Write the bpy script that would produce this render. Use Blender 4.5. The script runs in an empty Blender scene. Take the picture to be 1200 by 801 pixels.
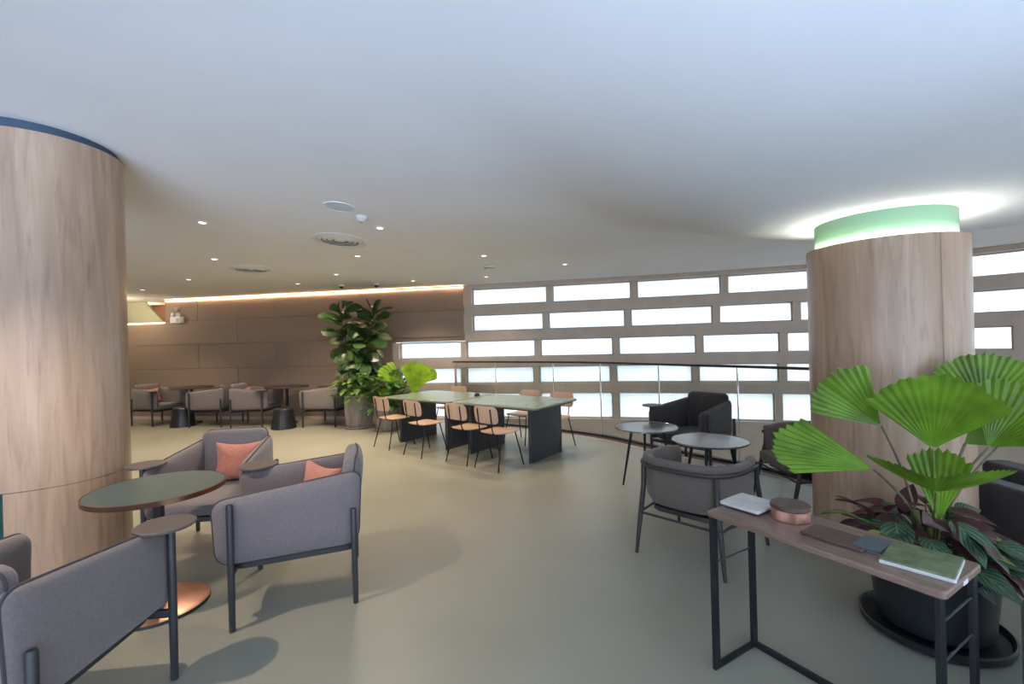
import bpy, math, random
from mathutils import Vector, Matrix
PI = math.pi
R = math.radians
random.seed(7)
sc = bpy.context.scene
col = sc.collection
EYE = 1.57
F = 535.0
TH = 0.027
CT, ST = math.cos(TH), math.sin(TH)

# ------------------------------------------------------------------ picking
def ray(px, py):
    dx, dy = px - 600.0, py - 400.5
    return Vector(((dx * CT - dy * ST) / F, 1.0, -(dy * CT + dx * ST) / F))
def at(px, py, z):
    d = ray(px, py); t = (z - EYE) / d.z
    return Vector((d.x * t, t, z))
def atd(px, py, depth):
    d = ray(px, py)
    return Vector((d.x * depth, depth, EYE + d.z * depth))
def sstep(t):
    t = min(1.0, max(0.0, t)); return t * t * (3 - 2 * t)

# ------------------------------------------------------------------ the ceiling's soft shape
def ceil_z(x, y):
    bump = 0.33 * math.exp(-((x + 3.6) ** 2 + (y - 3.0) ** 2) / 6.8)
    d = math.hypot(x - 3.0, y - 2.3)
    drop = 0.40 * sstep((3.35 - d) / 1.9)
    return EYE + 1.2 + bump - drop
def on_ceiling(px, py):
    d = ray(px, py); t = 0.8
    while t < 16:
        if EYE + d.z * t >= ceil_z(d.x * t, t): break
        t += 0.004
    return Vector((d.x * t, t, ceil_z(d.x * t, t)))

# ------------------------------------------------------------------ materials
def new_mat(name):
    m = bpy.data.materials.new(name); m.use_nodes = True
    nt = m.node_tree
    return m, nt, nt.nodes['Principled BSDF']
def N(nt, t, **kw):
    n = nt.nodes.new(t)
    for k, v in kw.items(): setattr(n, k, v)
    return n
def rgba(c): return (c[0], c[1], c[2], 1.0)
def mat(name, c, rough=0.5, metal=0.0, var=0.0, scale=8.0, bump=0.0, bscale=200.0, sheen=0.0, stretch=None, c2=None, spec=None, sub=None):
    m, nt, b = new_mat(name)
    b.inputs['Base Color'].default_value = rgba(c)
    b.inputs['Roughness'].default_value = rough
    b.inputs['Metallic'].default_value = metal
    if spec is not None: b.inputs['Specular IOR Level'].default_value = spec
    if sheen:
        b.inputs['Sheen Weight'].default_value = sheen
        b.inputs['Sheen Roughness'].default_value = 0.5
    tc = N(nt, 'ShaderNodeTexCoord')
    mp = N(nt, 'ShaderNodeMapping')
    if stretch: mp.inputs['Scale'].default_value = stretch
    nt.links.new(tc.outputs['Object'], mp.inputs['Vector'])
    if var or c2:
        no = N(nt, 'ShaderNodeTexNoise'); no.inputs['Scale'].default_value = scale; no.inputs['Detail'].default_value = 6
        nt.links.new(mp.outputs['Vector'], no.inputs['Vector'])
        cr = N(nt, 'ShaderNodeValToRGB')
        lo = c2 if c2 else tuple(max(0, x * (1 - var)) for x in c)
        hi = c if c2 else tuple(min(1, x * (1 + var)) for x in c)
        cr.color_ramp.elements[0].position = 0.35; cr.color_ramp.elements[1].position = 0.65
        cr.color_ramp.elements[0].color = rgba(lo); cr.color_ramp.elements[1].color = rgba(hi)
        nt.links.new(no.outputs['Fac'], cr.inputs['Fac'])
        nt.links.new(cr.outputs['Color'], b.inputs['Base Color'])
    if bump:
        nb = N(nt, 'ShaderNodeTexNoise'); nb.inputs['Scale'].default_value = bscale; nb.inputs['Detail'].default_value = 3
        nt.links.new(mp.outputs['Vector'], nb.inputs['Vector'])
        bp = N(nt, 'ShaderNodeBump'); bp.inputs['Strength'].default_value = bump; bp.inputs['Distance'].default_value = 0.004
        nt.links.new(nb.outputs['Fac'], bp.inputs['Height'])
        nt.links.new(bp.outputs['Normal'], b.inputs['Normal'])
    return m
def wood(name, light, dark, knot, stretch, scale=1.0, rough=0.5):
    m, nt, b = new_mat(name)
    b.inputs['Roughness'].default_value = rough
    tc = N(nt, 'ShaderNodeTexCoord'); mp = N(nt, 'ShaderNodeMapping')
    mp.inputs['Scale'].default_value = stretch
    nt.links.new(tc.outputs['Object'], mp.inputs['Vector'])
    n1 = N(nt, 'ShaderNodeTexNoise'); n1.inputs['Scale'].default_value = 2.2 * scale; n1.inputs['Detail'].default_value = 3; n1.inputs['Distortion'].default_value = 0.6
    n2 = N(nt, 'ShaderNodeTexNoise'); n2.inputs['Scale'].default_value = 5.5 * scale; n2.inputs['Detail'].default_value = 10; n2.inputs['Distortion'].default_value = 0.9
    for n in (n1, n2): nt.links.new(mp.outputs['Vector'], n.inputs['Vector'])
    c1 = N(nt, 'ShaderNodeValToRGB')
    c1.color_ramp.elements[0].position = 0.3; c1.color_ramp.elements[1].position = 0.7
    c1.color_ramp.elements[0].color = rgba(dark); c1.color_ramp.elements[1].color = rgba(light)
    c2 = N(nt, 'ShaderNodeValToRGB')
    c2.color_ramp.elements[0].position = 0.28; c2.color_ramp.elements[1].position = 0.5
    c2.color_ramp.elements[0].color = rgba(knot); c2.color_ramp.elements[1].color = (1, 1, 1, 1)
    nt.links.new(n1.outputs['Fac'], c1.inputs['Fac']); nt.links.new(n2.outputs['Fac'], c2.inputs['Fac'])
    mx = N(nt, 'ShaderNodeMix', data_type='RGBA', blend_type='MULTIPLY'); mx.inputs[0].default_value = 0.45
    nt.links.new(c1.outputs['Color'], mx.inputs[6]); nt.links.new(c2.outputs['Color'], mx.inputs[7])
    nt.links.new(mx.outputs[2], b.inputs['Base Color'])
    bp = N(nt, 'ShaderNodeBump'); bp.inputs['Strength'].default_value = 0.06; bp.inputs['Distance'].default_value = 0.002
    nt.links.new(n2.outputs['Fac'], bp.inputs['Height']); nt.links.new(bp.outputs['Normal'], b.inputs['Normal'])
    return m
def emis(name, c, s):
    m = bpy.data.materials.new(name); m.use_nodes = True; nt = m.node_tree
    nt.nodes.remove(nt.nodes['Principled BSDF'])
    e = N(nt, 'ShaderNodeEmission'); e.inputs['Color'].default_value = rgba(c); e.inputs['Strength'].default_value = s
    nt.links.new(e.outputs[0], nt.nodes['Material Output'].inputs['Surface'])
    return m
def leaf_mat(name, c, vein, stripes=0.0, rough=0.4, trans=0.35, freq=26.0):
    """leaf surface; UV x runs across the blade (0.5 is the midrib), y along it"""
    m, nt, b = new_mat(name)
    b.inputs['Roughness'].default_value = rough
    tc = N(nt, 'ShaderNodeTexCoord'); sp = N(nt, 'ShaderNodeSeparateXYZ')
    nt.links.new(tc.outputs['UV'], sp.inputs[0])
    a = N(nt, 'ShaderNodeMath', operation='SUBTRACT'); a.inputs[1].default_value = 0.5
    ab = N(nt, 'ShaderNodeMath', operation='ABSOLUTE')
    nt.links.new(sp.outputs['X'], a.inputs[0]); nt.links.new(a.outputs[0], ab.inputs[0])
    mid = N(nt, 'ShaderNodeMath', operation='LESS_THAN'); mid.inputs[1].default_value = 0.025
    nt.links.new(ab.outputs[0], mid.inputs[0])
    # side veins: sin(freq*(y - 0.6|x|))
    k = N(nt, 'ShaderNodeMath', operation='MULTIPLY'); k.inputs[1].default_value = 0.9
    nt.links.new(ab.outputs[0], k.inputs[0])
    su = N(nt, 'ShaderNodeMath', operation='SUBTRACT'); nt.links.new(sp.outputs['Y'], su.inputs[0]); nt.links.new(k.outputs[0], su.inputs[1])
    mu = N(nt, 'ShaderNodeMath', operation='MULTIPLY'); mu.inputs[1].default_value = freq; nt.links.new(su.outputs[0], mu.inputs[0])
    si = N(nt, 'ShaderNodeMath', operation='SINE'); nt.links.new(mu.outputs[0], si.inputs[0])
    gt = N(nt, 'ShaderNodeMapRange'); gt.inputs['From Min'].default_value = 0.35; gt.inputs['From Max'].default_value = 0.95
    gt.inputs['To Max'].default_value = stripes
    nt.links.new(si.outputs[0], gt.inputs['Value'])
    mxv = N(nt, 'ShaderNodeMath', operation='MAXIMUM'); nt.links.new(gt.outputs[0], mxv.inputs[0])
    m05 = N(nt, 'ShaderNodeMath', operation='MULTIPLY'); m05.inputs[1].default_value = 0.7; nt.links.new(mid.outputs[0], m05.inputs[0])
    nt.links.new(m05.outputs[0], mxv.inputs[1])
    no = N(nt, 'ShaderNodeTexNoise'); no.inputs['Scale'].default_value = 7; nt.links.new(tc.outputs['Object'], no.inputs['Vector'])
    cr = N(nt, 'ShaderNodeValToRGB')
    cr.color_ramp.elements[0].position = 0.3; cr.color_ramp.elements[1].position = 0.7
    cr.color_ramp.elements[0].color = rgba(tuple(x * 0.62 for x in c)); cr.color_ramp.elements[1].color = rgba(tuple(min(1, x * 1.25) for x in c))
    nt.links.new(no.outputs['Fac'], cr.inputs['Fac'])
    mx = N(nt, 'ShaderNodeMix', data_type='RGBA'); nt.links.new(mxv.outputs[0], mx.inputs[0])
    nt.links.new(cr.outputs['Color'], mx.inputs[6]); mx.inputs[7].default_value = rgba(vein)
    nt.links.new(mx.outputs[2], b.inputs['Base Color'])
    if trans:
        tr = N(nt, 'ShaderNodeBsdfTranslucent'); nt.links.new(mx.outputs[2], tr.inputs['Color'])
        ms = N(nt, 'ShaderNodeMixShader'); ms.inputs[0].default_value = trans
        nt.links.new(b.outputs[0], ms.inputs[1]); nt.links.new(tr.outputs[0], ms.inputs[2])
        nt.links.new(ms.outputs[0], nt.nodes['Material Output'].inputs['Surface'])
    return m

M = {}
M['ceiling'] = mat('ceiling_plaster', (0.80, 0.785, 0.775), 0.9, var=0.015, scale=1.5)
M['oak'] = wood('column_oak', (0.50, 0.345, 0.242), (0.355, 0.238, 0.16), (0.50, 0.40, 0.33), (5.0, 5.0, 0.42), 1.0, 0.31)
M['walnut'] = wood('console_walnut', (0.25, 0.165, 0.13), (0.165, 0.105, 0.08), (0.55, 0.47, 0.42), (1.2, 9.0, 9.0), 1.4, 0.4)
M['ply'] = wood('chair_plywood', (0.62, 0.43, 0.315), (0.53, 0.36, 0.255), (0.75, 0.65, 0.58), (7, 1.2, 1.2), 1.0, 0.42)
M['fabric'] = mat('grey_upholstery', (0.168, 0.142, 0.143), 0.85, var=0.10, scale=90, bump=0.25, bscale=700, sheen=0.25)
M['dark_fabric'] = mat('dark_backlit_upholstery', (0.04, 0.034, 0.033), 0.85, var=0.10, scale=90, bump=0.25, bscale=700, sheen=0.2)  # lounge chairs' own dark; on the railing armchair it paints backlight shade
M['tub_fabric'] = mat('taupe_upholstery', (0.118, 0.093, 0.078), 0.8, var=0.08, scale=60, bump=0.2, bscale=600, sheen=0.2)
M['piping'] = mat('dark_piping', (0.055, 0.045, 0.05), 0.7, var=0.1, scale=60)
M['coral'] = mat('coral_cushion', (0.50, 0.19, 0.13), 0.9, var=0.08, scale=40, bump=0.4, bscale=500, sheen=0.3)
M['graphite'] = mat('graphite_metal', (0.042, 0.044, 0.05), 0.45, 0.3, var=0.05, scale=30)
M['black_metal'] = mat('black_metal', (0.014, 0.015, 0.018), 0.45, 0.3, var=0.08, scale=30)
M['black_wood'] = mat('black_stained_wood', (0.035, 0.031, 0.03), 0.45, var=0.15, scale=12, stretch=(6, 6, 0.8))
M['tablet'] = mat('taupe_lacquer', (0.10, 0.082, 0.076), 0.5, var=0.05, scale=20)
M['linoleum'] = mat('green_linoleum', (0.066, 0.10, 0.10), 0.38, var=0.05, scale=12)
M['brass'] = mat('dark_brass', (0.33, 0.19, 0.13), 0.3, 1.0, var=0.08, scale=15)
M['copper'] = mat('copper', (0.75, 0.42, 0.32), 0.35, 1.0, var=0.05, scale=15)
M['sage'] = mat('sage_tabletop', (0.20, 0.25, 0.19), 0.22, var=0.05, scale=6)
M['anthracite'] = mat('anthracite_panel', (0.04, 0.041, 0.046), 0.55, var=0.08, scale=12)
M['steel_top'] = mat('grey_metal_top', (0.30, 0.285, 0.29), 0.2, 0.75, var=0.06, scale=12)
M['beam'] = mat('window_beam_taupe', (0.56, 0.46, 0.38), 0.7, var=0.05, scale=4, bump=0.05, bscale=40)
M['sash'] = mat('window_sash_grey', (0.40, 0.375, 0.35), 0.5, var=0.03, scale=8)
M['plaster_dark'] = mat('void_wall_paint', (0.20, 0.165, 0.135), 0.8, var=0.1, scale=3)
M['white_plastic'] = mat('white_plastic', (0.75, 0.75, 0.74), 0.4, var=0.02, scale=10)
M['grey_plastic'] = mat('grey_plastic', (0.35, 0.34, 0.33), 0.4, var=0.04, scale=10)
M['black_plastic'] = mat('black_plastic', (0.02, 0.02, 0.022), 0.3, var=0.1, scale=10)
M['concrete'] = mat('concrete_pot', (0.33, 0.285, 0.25), 0.8, c2=(0.22, 0.19, 0.165), scale=5, bump=0.2, bscale=60, stretch=(3, 3, 0.8))
M['black_pot'] = mat('dark_glazed_pot', (0.011, 0.014, 0.017), 0.4, var=0.15, scale=6)
M['soil'] = mat('potting_soil', (0.045, 0.033, 0.025), 0.95, var=0.4, scale=30, bump=0.8, bscale=60)
M['trunk'] = mat('bark', (0.10, 0.07, 0.05), 0.9, var=0.3, scale=30, bump=0.4, bscale=80)
M['petiole'] = mat('petiole_green', (0.16, 0.22, 0.05), 0.5, var=0.2, scale=20)
M['petiole_dark'] = mat('petiole_brown', (0.13, 0.11, 0.055), 0.6, var=0.2, scale=20)
M['palm'] = leaf_mat('palm_blade', (0.155, 0.30, 0.022), (0.20, 0.36, 0.05), 0.0, 0.36, 0.3)
M['palm_far'] = leaf_mat('palm_blade_lime', (0.34, 0.55, 0.035), (0.40, 0.62, 0.07), 0.0, 0.38, 0.45)
M['fig'] = leaf_mat('fig_blade', (0.032, 0.082, 0.022), (0.11, 0.18, 0.06), 0.25, 0.33, 0.2)
M['philo'] = leaf_mat('philodendron_blade', (0.13, 0.26, 0.05), (0.30, 0.42, 0.14), 0.3, 0.4, 0.3)
M['fern'] = leaf_mat('deep_green_blade', (0.055, 0.15, 0.03), (0.12, 0.25, 0.06), 0.2, 0.4, 0.25)
M['calathea'] = leaf_mat('calathea_blade', (0.03, 0.07, 0.035), (0.16, 0.25, 0.15), 0.6, 0.4, 0.15, 42)
M['lime_leaf'] = leaf_mat('lime_blade', (0.22, 0.30, 0.07), (0.09, 0.15, 0.04), 0.5, 0.45, 0.2, 40)
M['burgundy'] = leaf_mat('burgundy_blade', (0.065, 0.018, 0.022), (0.10, 0.035, 0.035), 0.2, 0.5, 0.1)
M['leather'] = mat('brown_leather', (0.095, 0.052, 0.042), 0.5, var=0.15, scale=10, bump=0.15, bscale=120)
M['white_tile'] = mat('white_stone', (0.62, 0.60, 0.58), 0.55, c2=(0.50, 0.485, 0.47), scale=22, bump=0.2, bscale=40)
M['blue_tile'] = mat('slate_blue_tile', (0.075, 0.10, 0.115), 0.5, var=0.1, scale=20)
M['pale_edge'] = mat('pale_stone_edge', (0.62, 0.62, 0.60), 0.5, var=0.05, scale=20)
M['marble'] = mat('green_marble', (0.20, 0.22, 0.13), 0.35, c2=(0.085, 0.11, 0.065), scale=26)
M['yellow_panel'] = mat('pale_yellow_paint', (0.60, 0.58, 0.40), 0.8, var=0.02, scale=3)
M['red_brown'] = mat('red_brown_panel', (0.22, 0.115, 0.07), 0.6, var=0.08, scale=4)
M['deep_green'] = mat('deep_green_laminate', (0.012, 0.07, 0.065), 0.5, var=0.08, scale=8)
M['blue_shadow_collar'] = mat('shaded_gap_collar', (0.035, 0.06, 0.09), 0.6, var=0.05, scale=8)  # slate blue paints in the shade of the gap below the ceiling
M['exterior'] = mat('pale_render', (0.80, 0.80, 0.79), 0.9, c2=(0.70, 0.71, 0.72), scale=0.6)
M['exterior_glass'] = mat('street_window', (0.55, 0.58, 0.62), 0.4, var=0.1, scale=2)
M['street'] = mat('pale_paving', (0.62, 0.61, 0.59), 0.9, var=0.05, scale=1)
M['strip_maroon'] = mat('maroon_edge', (0.12, 0.055, 0.05), 0.5, var=0.08, scale=8)
M['led_warm'] = emis('warm_led', (1.0, 0.66, 0.40), 15.0)
M['led_ring'] = emis('ring_led', (1.0, 0.99, 0.92), 38.0)
M['lamp_lens'] = emis('lamp_lens', (1.0, 0.88, 0.72), 3.5)

def floor_mat():
    m, nt, b = new_mat('poured_resin')
    tc = N(nt, 'ShaderNodeTexCoord')
    n1 = N(nt, 'ShaderNodeTexNoise'); n1.inputs['Scale'].default_value = 0.9; n1.inputs['Detail'].default_value = 7
    nt.links.new(tc.outputs['Object'], n1.inputs['Vector'])
    cr = N(nt, 'ShaderNodeValToRGB')
    cr.color_ramp.elements[0].position = 0.3; cr.color_ramp.elements[1].position = 0.75
    cr.color_ramp.elements[0].color = (0.27, 0.265, 0.215, 1); cr.color_ramp.elements[1].color = (0.315, 0.31, 0.255, 1)
    nt.links.new(n1.outputs['Fac'], cr.inputs['Fac']); nt.links.new(cr.outputs['Color'], b.inputs['Base Color'])
    b.inputs['Roughness'].default_value = 0.34
    b.inputs['Specular IOR Level'].default_value = 0.45
    return m
M['floor'] = floor_mat()

def wallpanel_mat():
    m, nt, b = new_mat('brown_wall_panel')
    tc = N(nt, 'ShaderNodeTexCoord')
    n1 = N(nt, 'ShaderNodeTexNoise'); n1.inputs['Scale'].default_value = 1.2; n1.inputs['Detail'].default_value = 5
    mp = N(nt, 'ShaderNodeMapping'); mp.inputs['Scale'].default_value = (0.6, 0.6, 6)
    nt.links.new(tc.outputs['Object'], mp.inputs['Vector']); nt.links.new(mp.outputs[0], n1.inputs['Vector'])
    cr = N(nt, 'ShaderNodeValToRGB')
    cr.color_ramp.elements[0].color = (0.275, 0.19, 0.135, 1); cr.color_ramp.elements[1].color = (0.33, 0.235, 0.175, 1)
    nt.links.new(n1.outputs['Fac'], cr.inputs['Fac']); nt.links.new(cr.outputs['Color'], b.inputs['Base Color'])
    b.inputs['Roughness'].default_value = 0.6
    return m
M['wallpanel'] = wallpanel_mat()

def pane_mat(name, haze, tint):
    m = bpy.data.materials.new(name); m.use_nodes = True; nt = m.node_tree
    nt.nodes.remove(nt.nodes['Principled BSDF'])
    t = N(nt, 'ShaderNodeBsdfTransparent'); t.inputs['Color'].default_value = rgba(tint)
    tr = N(nt, 'ShaderNodeBsdfTranslucent'); tr.inputs['Color'].default_value = (0.95, 0.96, 0.96, 1)
    g = N(nt, 'ShaderNodeBsdfGlossy'); g.inputs['Roughness'].default_value = 0.08
    a = N(nt, 'ShaderNodeMixShader'); a.inputs[0].default_value = haze
    b = N(nt, 'ShaderNodeMixShader'); b.inputs[0].default_value = 0.04
    nt.links.new(t.outputs[0], a.inputs[1]); nt.links.new(tr.outputs[0], a.inputs[2])
    nt.links.new(a.outputs[0], b.inputs[1]); nt.links.new(g.outputs[0], b.inputs[2])
    nt.links.new(b.outputs[0], nt.nodes['Material Output'].inputs['Surface'])
    return m
M['clear_pane'] = pane_mat('clear_pane', 0.25, (0.98, 0.99, 1.0))
M['frosted_pane'] = pane_mat('frosted_pane', 0.6, (0.97, 0.98, 0.97))
def rail_glass():
    m = bpy.data.materials.new('railing_glass'); m.use_nodes = True; nt = m.node_tree
    nt.nodes.remove(nt.nodes['Principled BSDF'])
    t = N(nt, 'ShaderNodeBsdfTransparent'); t.inputs['Color'].default_value = (0.93, 0.95, 0.94, 1)
    g = N(nt, 'ShaderNodeBsdfGlossy'); g.inputs['Roughness'].default_value = 0.02
    fr = N(nt, 'ShaderNodeFresnel'); fr.inputs['IOR'].default_value = 1.25
    ms = N(nt, 'ShaderNodeMixShader')
    nt.links.new(fr.outputs[0], ms.inputs[0]); nt.links.new(t.outputs[0], ms.inputs[1]); nt.links.new(g.outputs[0], ms.inputs[2])
    nt.links.new(ms.outputs[0], nt.nodes['Material Output'].inputs['Surface'])
    return m
M['rail_glass'] = rail_glass()
def collar_mat():
    m, nt, b = new_mat('green_glass_collar')
    b.inputs['Base Color'].default_value = (0.42, 0.66, 0.44, 1); b.inputs['Roughness'].default_value = 0.25
    tr = N(nt, 'ShaderNodeBsdfTranslucent'); tr.inputs['Color'].default_value = (0.45, 0.8, 0.5, 1)
    ms = N(nt, 'ShaderNodeMixShader'); ms.inputs[0].default_value = 0.3
    nt.links.new(b.outputs[0], ms.inputs[1]); nt.links.new(tr.outputs[0], ms.inputs[2])
    nt.links.new(ms.outputs[0], nt.nodes['Material Output'].inputs['Surface'])
    return m
M['collar'] = collar_mat()

# ------------------------------------------------------------------ mesh builder
class MB:
    def __init__(self): self.v = []; self.f = []; self.uv = {}
    def add(self, verts, faces, uvs=None):
        o = len(self.v)
        self.v += [tuple(p) for p in verts]
        self.f += [tuple(i + o for i in f) for f in faces]
        if uvs:
            for i, u in enumerate(uvs): self.uv[o + i] = u
        return self
    def box(self, x0, x1, y0, y1, z0, z1, T=None):
        p = [Vector((x, y, z)) for z in (z0, z1) for y in (y0, y1) for x in (x0, x1)]
        if T: p = [T @ q for q in p]
        return self.add(p, [(0, 2, 3, 1), (4, 5, 7, 6), (0, 1, 5, 4), (2, 6, 7, 3), (0, 4, 6, 2), (1, 3, 7, 5)])
    def prism(self, pts, z0, z1, T=None):
        n = len(pts)
        p = [Vector((a, b, z0)) for a, b in pts] + [Vector((a, b, z1)) for a, b in pts]
        if T: p = [T @ q for q in p]
        f = [tuple(range(n - 1, -1, -1)), tuple(range(n, 2 * n))] + [(i, (i + 1) % n, n + (i + 1) % n, n + i) for i in range(n)]
        return self.add(p, f)
    def lathe(self, prof, n=40, c=(0, 0, 0), a0=0.0, a1=2 * PI, sx=1.0, sy=1.0):
        full = abs(a1 - a0 - 2 * PI) < 1e-6
        m = n if full else n + 1
        vs, fs = [], []
        for r, z in prof:
            for i in range(m):
                a = a0 + (a1 - a0) * i / n
                vs.append((c[0] + sx * r * math.cos(a), c[1] + sy * r * math.sin(a), c[2] + z))
        for k in range(len(prof) - 1):
            for i in range(n):
                j = (i + 1) % m
                fs.append((k * m + i, k * m + j, (k + 1) * m + j, (k + 1) * m + i))
        return self.add(vs, fs)
    def disc(self, r, z0, z1, n=48, c=(0, 0, 0), ch=0.003):
        return self.lathe([(0.0001, z0), (r - ch, z0), (r, z0 + ch), (r, z1 - ch), (r - ch, z1), (0.0001, z1)], n, c)
    def tube(self, path, r, n=8, closed=False):
        P = [Vector(p) for p in path]; m = len(P)
        rr = r if isinstance(r, (list, tuple)) else [r] * m
        vs, fs = [], []
        up = None
        for i in range(m):
            if closed: t = P[(i + 1) % m] - P[i - 1]
            else: t = P[min(i + 1, m - 1)] - P[max(i - 1, 0)]
            t.normalize()
            if up is None:
                up = Vector((0, 0, 1)) if abs(t.z) < 0.9 else Vector((1, 0, 0))
            a = up - t * up.dot(t)
            if a.length < 1e-5: a = t.orthogonal()
            a.normalize(); b = t.cross(a); up = a
            for k in range(n):
                g = 2 * PI * k / n
                vs.append(P[i] + (a * math.cos(g) + b * math.sin(g)) * rr[i])
        for i in range(m if closed else m - 1):
            j = (i + 1) % m
            for k in range(n):
                l = (k + 1) % n
                fs.append((i * n + k, i * n + l, j * n + l, j * n + k))
        if not closed:
            fs.append(tuple(range(n - 1, -1, -1))); fs.append(tuple((m - 1) * n + k for k in range(n)))
        return self.add(vs, fs)
    def pad(self, outline, T, fn, K=6, p=3.0, edge=0.3, back=1.0):
        """an inflated pad: outline is a loop of (u, v), fn maps (u, v, w) to space"""
        n = len(outline)
        cu = sum(a for a, _ in outline) / n; cv = sum(b for _, b in outline) / n
        vs, fs = [], []
        for side in (1, -back):
            base = len(vs)
            vs.append(fn(cu, cv, side * T / 2))
            for k in range(1, K + 1):
                s = 1 - (1 - k / K) ** 2
                w = T / 2 * (edge + (1 - edge) * math.sqrt(max(0.0, 1 - s ** p)))
                for a, b in outline: vs.append(fn(cu + (a - cu) * s, cv + (b - cv) * s, side * w))
            for i in range(n):
                j = (i + 1) % n
                fs.append((base, base + 1 + i, base + 1 + j) if side > 0 else (base, base + 1 + j, base + 1 + i))
                for k in range(K - 1):
                    a0 = base + 1 + k * n
                    q = (a0 + i, a0 + n + i, a0 + n + j, a0 + j)
                    fs.append(q if side > 0 else q[::-1])
        h = 1 + K * n; e = 1 + (K - 1) * n
        for i in range(n):
            j = (i + 1) % n
            fs.append((e + i, h + e + i, h + e + j, e + j))
        return self.add(vs, fs)
    def build(self, name, material, parent=None, smooth=True, bevel=0.0, seg=2, angle=35):
        me = bpy.data.meshes.new(name)
        me.from_pydata(self.v, [], self.f); me.update()
        if self.uv:
            ul = me.uv_layers.new(name='UVMap')
            for lp in me.loops: ul.data[lp.index].uv = self.uv.get(lp.vertex_index, (0.5, 0.5))
        me.materials.append(material)
        if smooth:
            me.polygons.foreach_set('use_smooth', [True] * len(me.polygons))
            me.set_sharp_from_angle(angle=R(angle))
        o = bpy.data.objects.new(name, me); col.objects.link(o)
        if parent: o.parent = parent
        if bevel:
            md = o.modifiers.new('edge', 'BEVEL'); md.width = bevel; md.segments = seg; md.limit_method = 'ANGLE'; md.angle_limit = R(40)
        return o
def rpoly(corners, n=5):
    """corners: (u, v, radius) -> loop of points with rounded corners"""
    out = []; m = len(corners)
    for i in range(m):
        p = Vector(corners[i][:2]); r = corners[i][2]
        a = Vector(corners[i - 1][:2]) - p; b = Vector(corners[(i + 1) % m][:2]) - p
        la, lb = a.length, b.length; a.normalize(); b.normalize()
        ang = math.acos(max(-1, min(1, a.dot(b))))
        d = min(r / math.tan(ang / 2), la * 0.48, lb * 0.48)
        r2 = d * math.tan(ang / 2)
        c = p + (a + b).normalized() * (r2 / math.sin(ang / 2))
        s = p + a * d - c; e = p + b * d - c
        for k in range(n + 1):
            t = k / n
            w = (PI - ang)
            q = (s * math.sin((1 - t) * w) + e * math.sin(t * w)) / math.sin(w)
            out.append((c.x + q.x, c.y + q.y))
    return out
def dense(loop, step):
    out = []
    for i in range(len(loop)):
        a = Vector(loop[i]); b = Vector(loop[(i + 1) % len(loop)])
        k = max(1, int((b - a).length / step))
        out += [tuple(a.lerp(b, j / k)) for j in range(k)]
    return out
def rrect(w, h, r, n=5): return rpoly([(-w / 2, -h / 2, r), (w / 2, -h / 2, r), (w / 2, h / 2, r), (-w / 2, h / 2, r)], n)

def tag(o, label=None, cat=None, group=None, kind=None):
    if label: o['label'] = label
    if cat: o['category'] = cat
    if group: o['group'] = group
    if kind: o['kind'] = kind
    return o
def thing(name, label, cat, loc=(0, 0, 0), rz=0.0, group=None):
    o = bpy.data.objects.new(name, None); col.objects.link(o)
    o.empty_display_size = 0.1
    o.location = loc; o.rotation_euler = (0, 0, rz)
    return tag(o, label, cat, group)
def dup(root, loc, rz, label, group=None):
    r = root.copy(); col.objects.link(r); r.location = loc; r.rotation_euler = (0, 0, rz); r['label'] = label
    if group: r['group'] = group
    for ch in list(root.children):
        c = ch.copy(); col.objects.link(c); c.parent = r
        for g in list(ch.children):
            d = g.copy(); col.objects.link(d); d.parent = c
    return r
def struct(o): o['kind'] = 'structure'; return o
def heading(fx, fy): return math.atan2(fy, fx) - PI / 2      # local +Y turned to (fx, fy)

# ================================================================== THE SETTING
def catmull(pts, per=8):
    out = []
    for i in range(len(pts) - 1):
        p0 = Vector(pts[max(i - 1, 0)]); p1 = Vector(pts[i]); p2 = Vector(pts[i + 1]); p3 = Vector(pts[min(i + 2, len(pts) - 1)])
        for k in range(per):
            t = k / per
            out.append(0.5 * ((2 * p1) + (p2 - p0) * t + (2 * p0 - 5 * p1 + 4 * p2 - p3) * t * t + (3 * p1 - p0 - 3 * p2 + p3) * t ** 3))
    out.append(Vector(pts[-1])); return out
class Curve2:
    def __init__(self, pts):
        self.p = pts; self.s = [0.0]
        for a, b in zip(pts, pts[1:]): self.s.append(self.s[-1] + (b - a).length)
        self.L = self.s[-1]
    def at(self, s):
        s = max(0.0, min(self.L, s)); i = 0
        while i < len(self.p) - 2 and self.s[i + 1] < s: i += 1
        t = (s - self.s[i]) / (self.s[i + 1] - self.s[i]); return self.p[i].lerp(self.p[i + 1], t)
    def tan(self, s): return (self.at(s + 0.15) - self.at(s - 0.15)).normalized()
    def nor(self, s): t = self.tan(s); return Vector((t.y, -t.x))     # to the right of travel = into the room
    def hit(self, k):      # arc length where X = k * Y
        for i in range(len(self.p) - 1):
            a = self.p[i].x - k * self.p[i].y; b = self.p[i + 1].x - k * self.p[i + 1].y
            if a <= 0 <= b: return self.s[i] + (self.s[i + 1] - self.s[i]) * (-a / (b - a) if b != a else 0)
        return None
def WY(x): return 9.47 - 0.164 * (x + 1.0)      # brown wall line
XW = -2.50                                       # where the low windows start inside the brown wall
win_pts = catmull([(-12.0, WY(-12.0)), (-6.0, WY(-6.0)), (-2.5, WY(-2.5)), (-1.0, 9.47), (1.0, 9.09), (3.0, 8.62), (5.16, 7.92), (6.3, 7.28), (7.05, 6.66), (7.6, 5.9), (8.1, 4.7), (8.4, 3.0), (8.5, -4.0)], 10)
W = Curve2(win_pts)
def s_at(px, py): return W.hit(ray(px, py).x)
S0 = s_at(546, 420)            # corner between the brown wall and the windows
SL = s_at(462, 425)            # left end of the low windows
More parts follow.
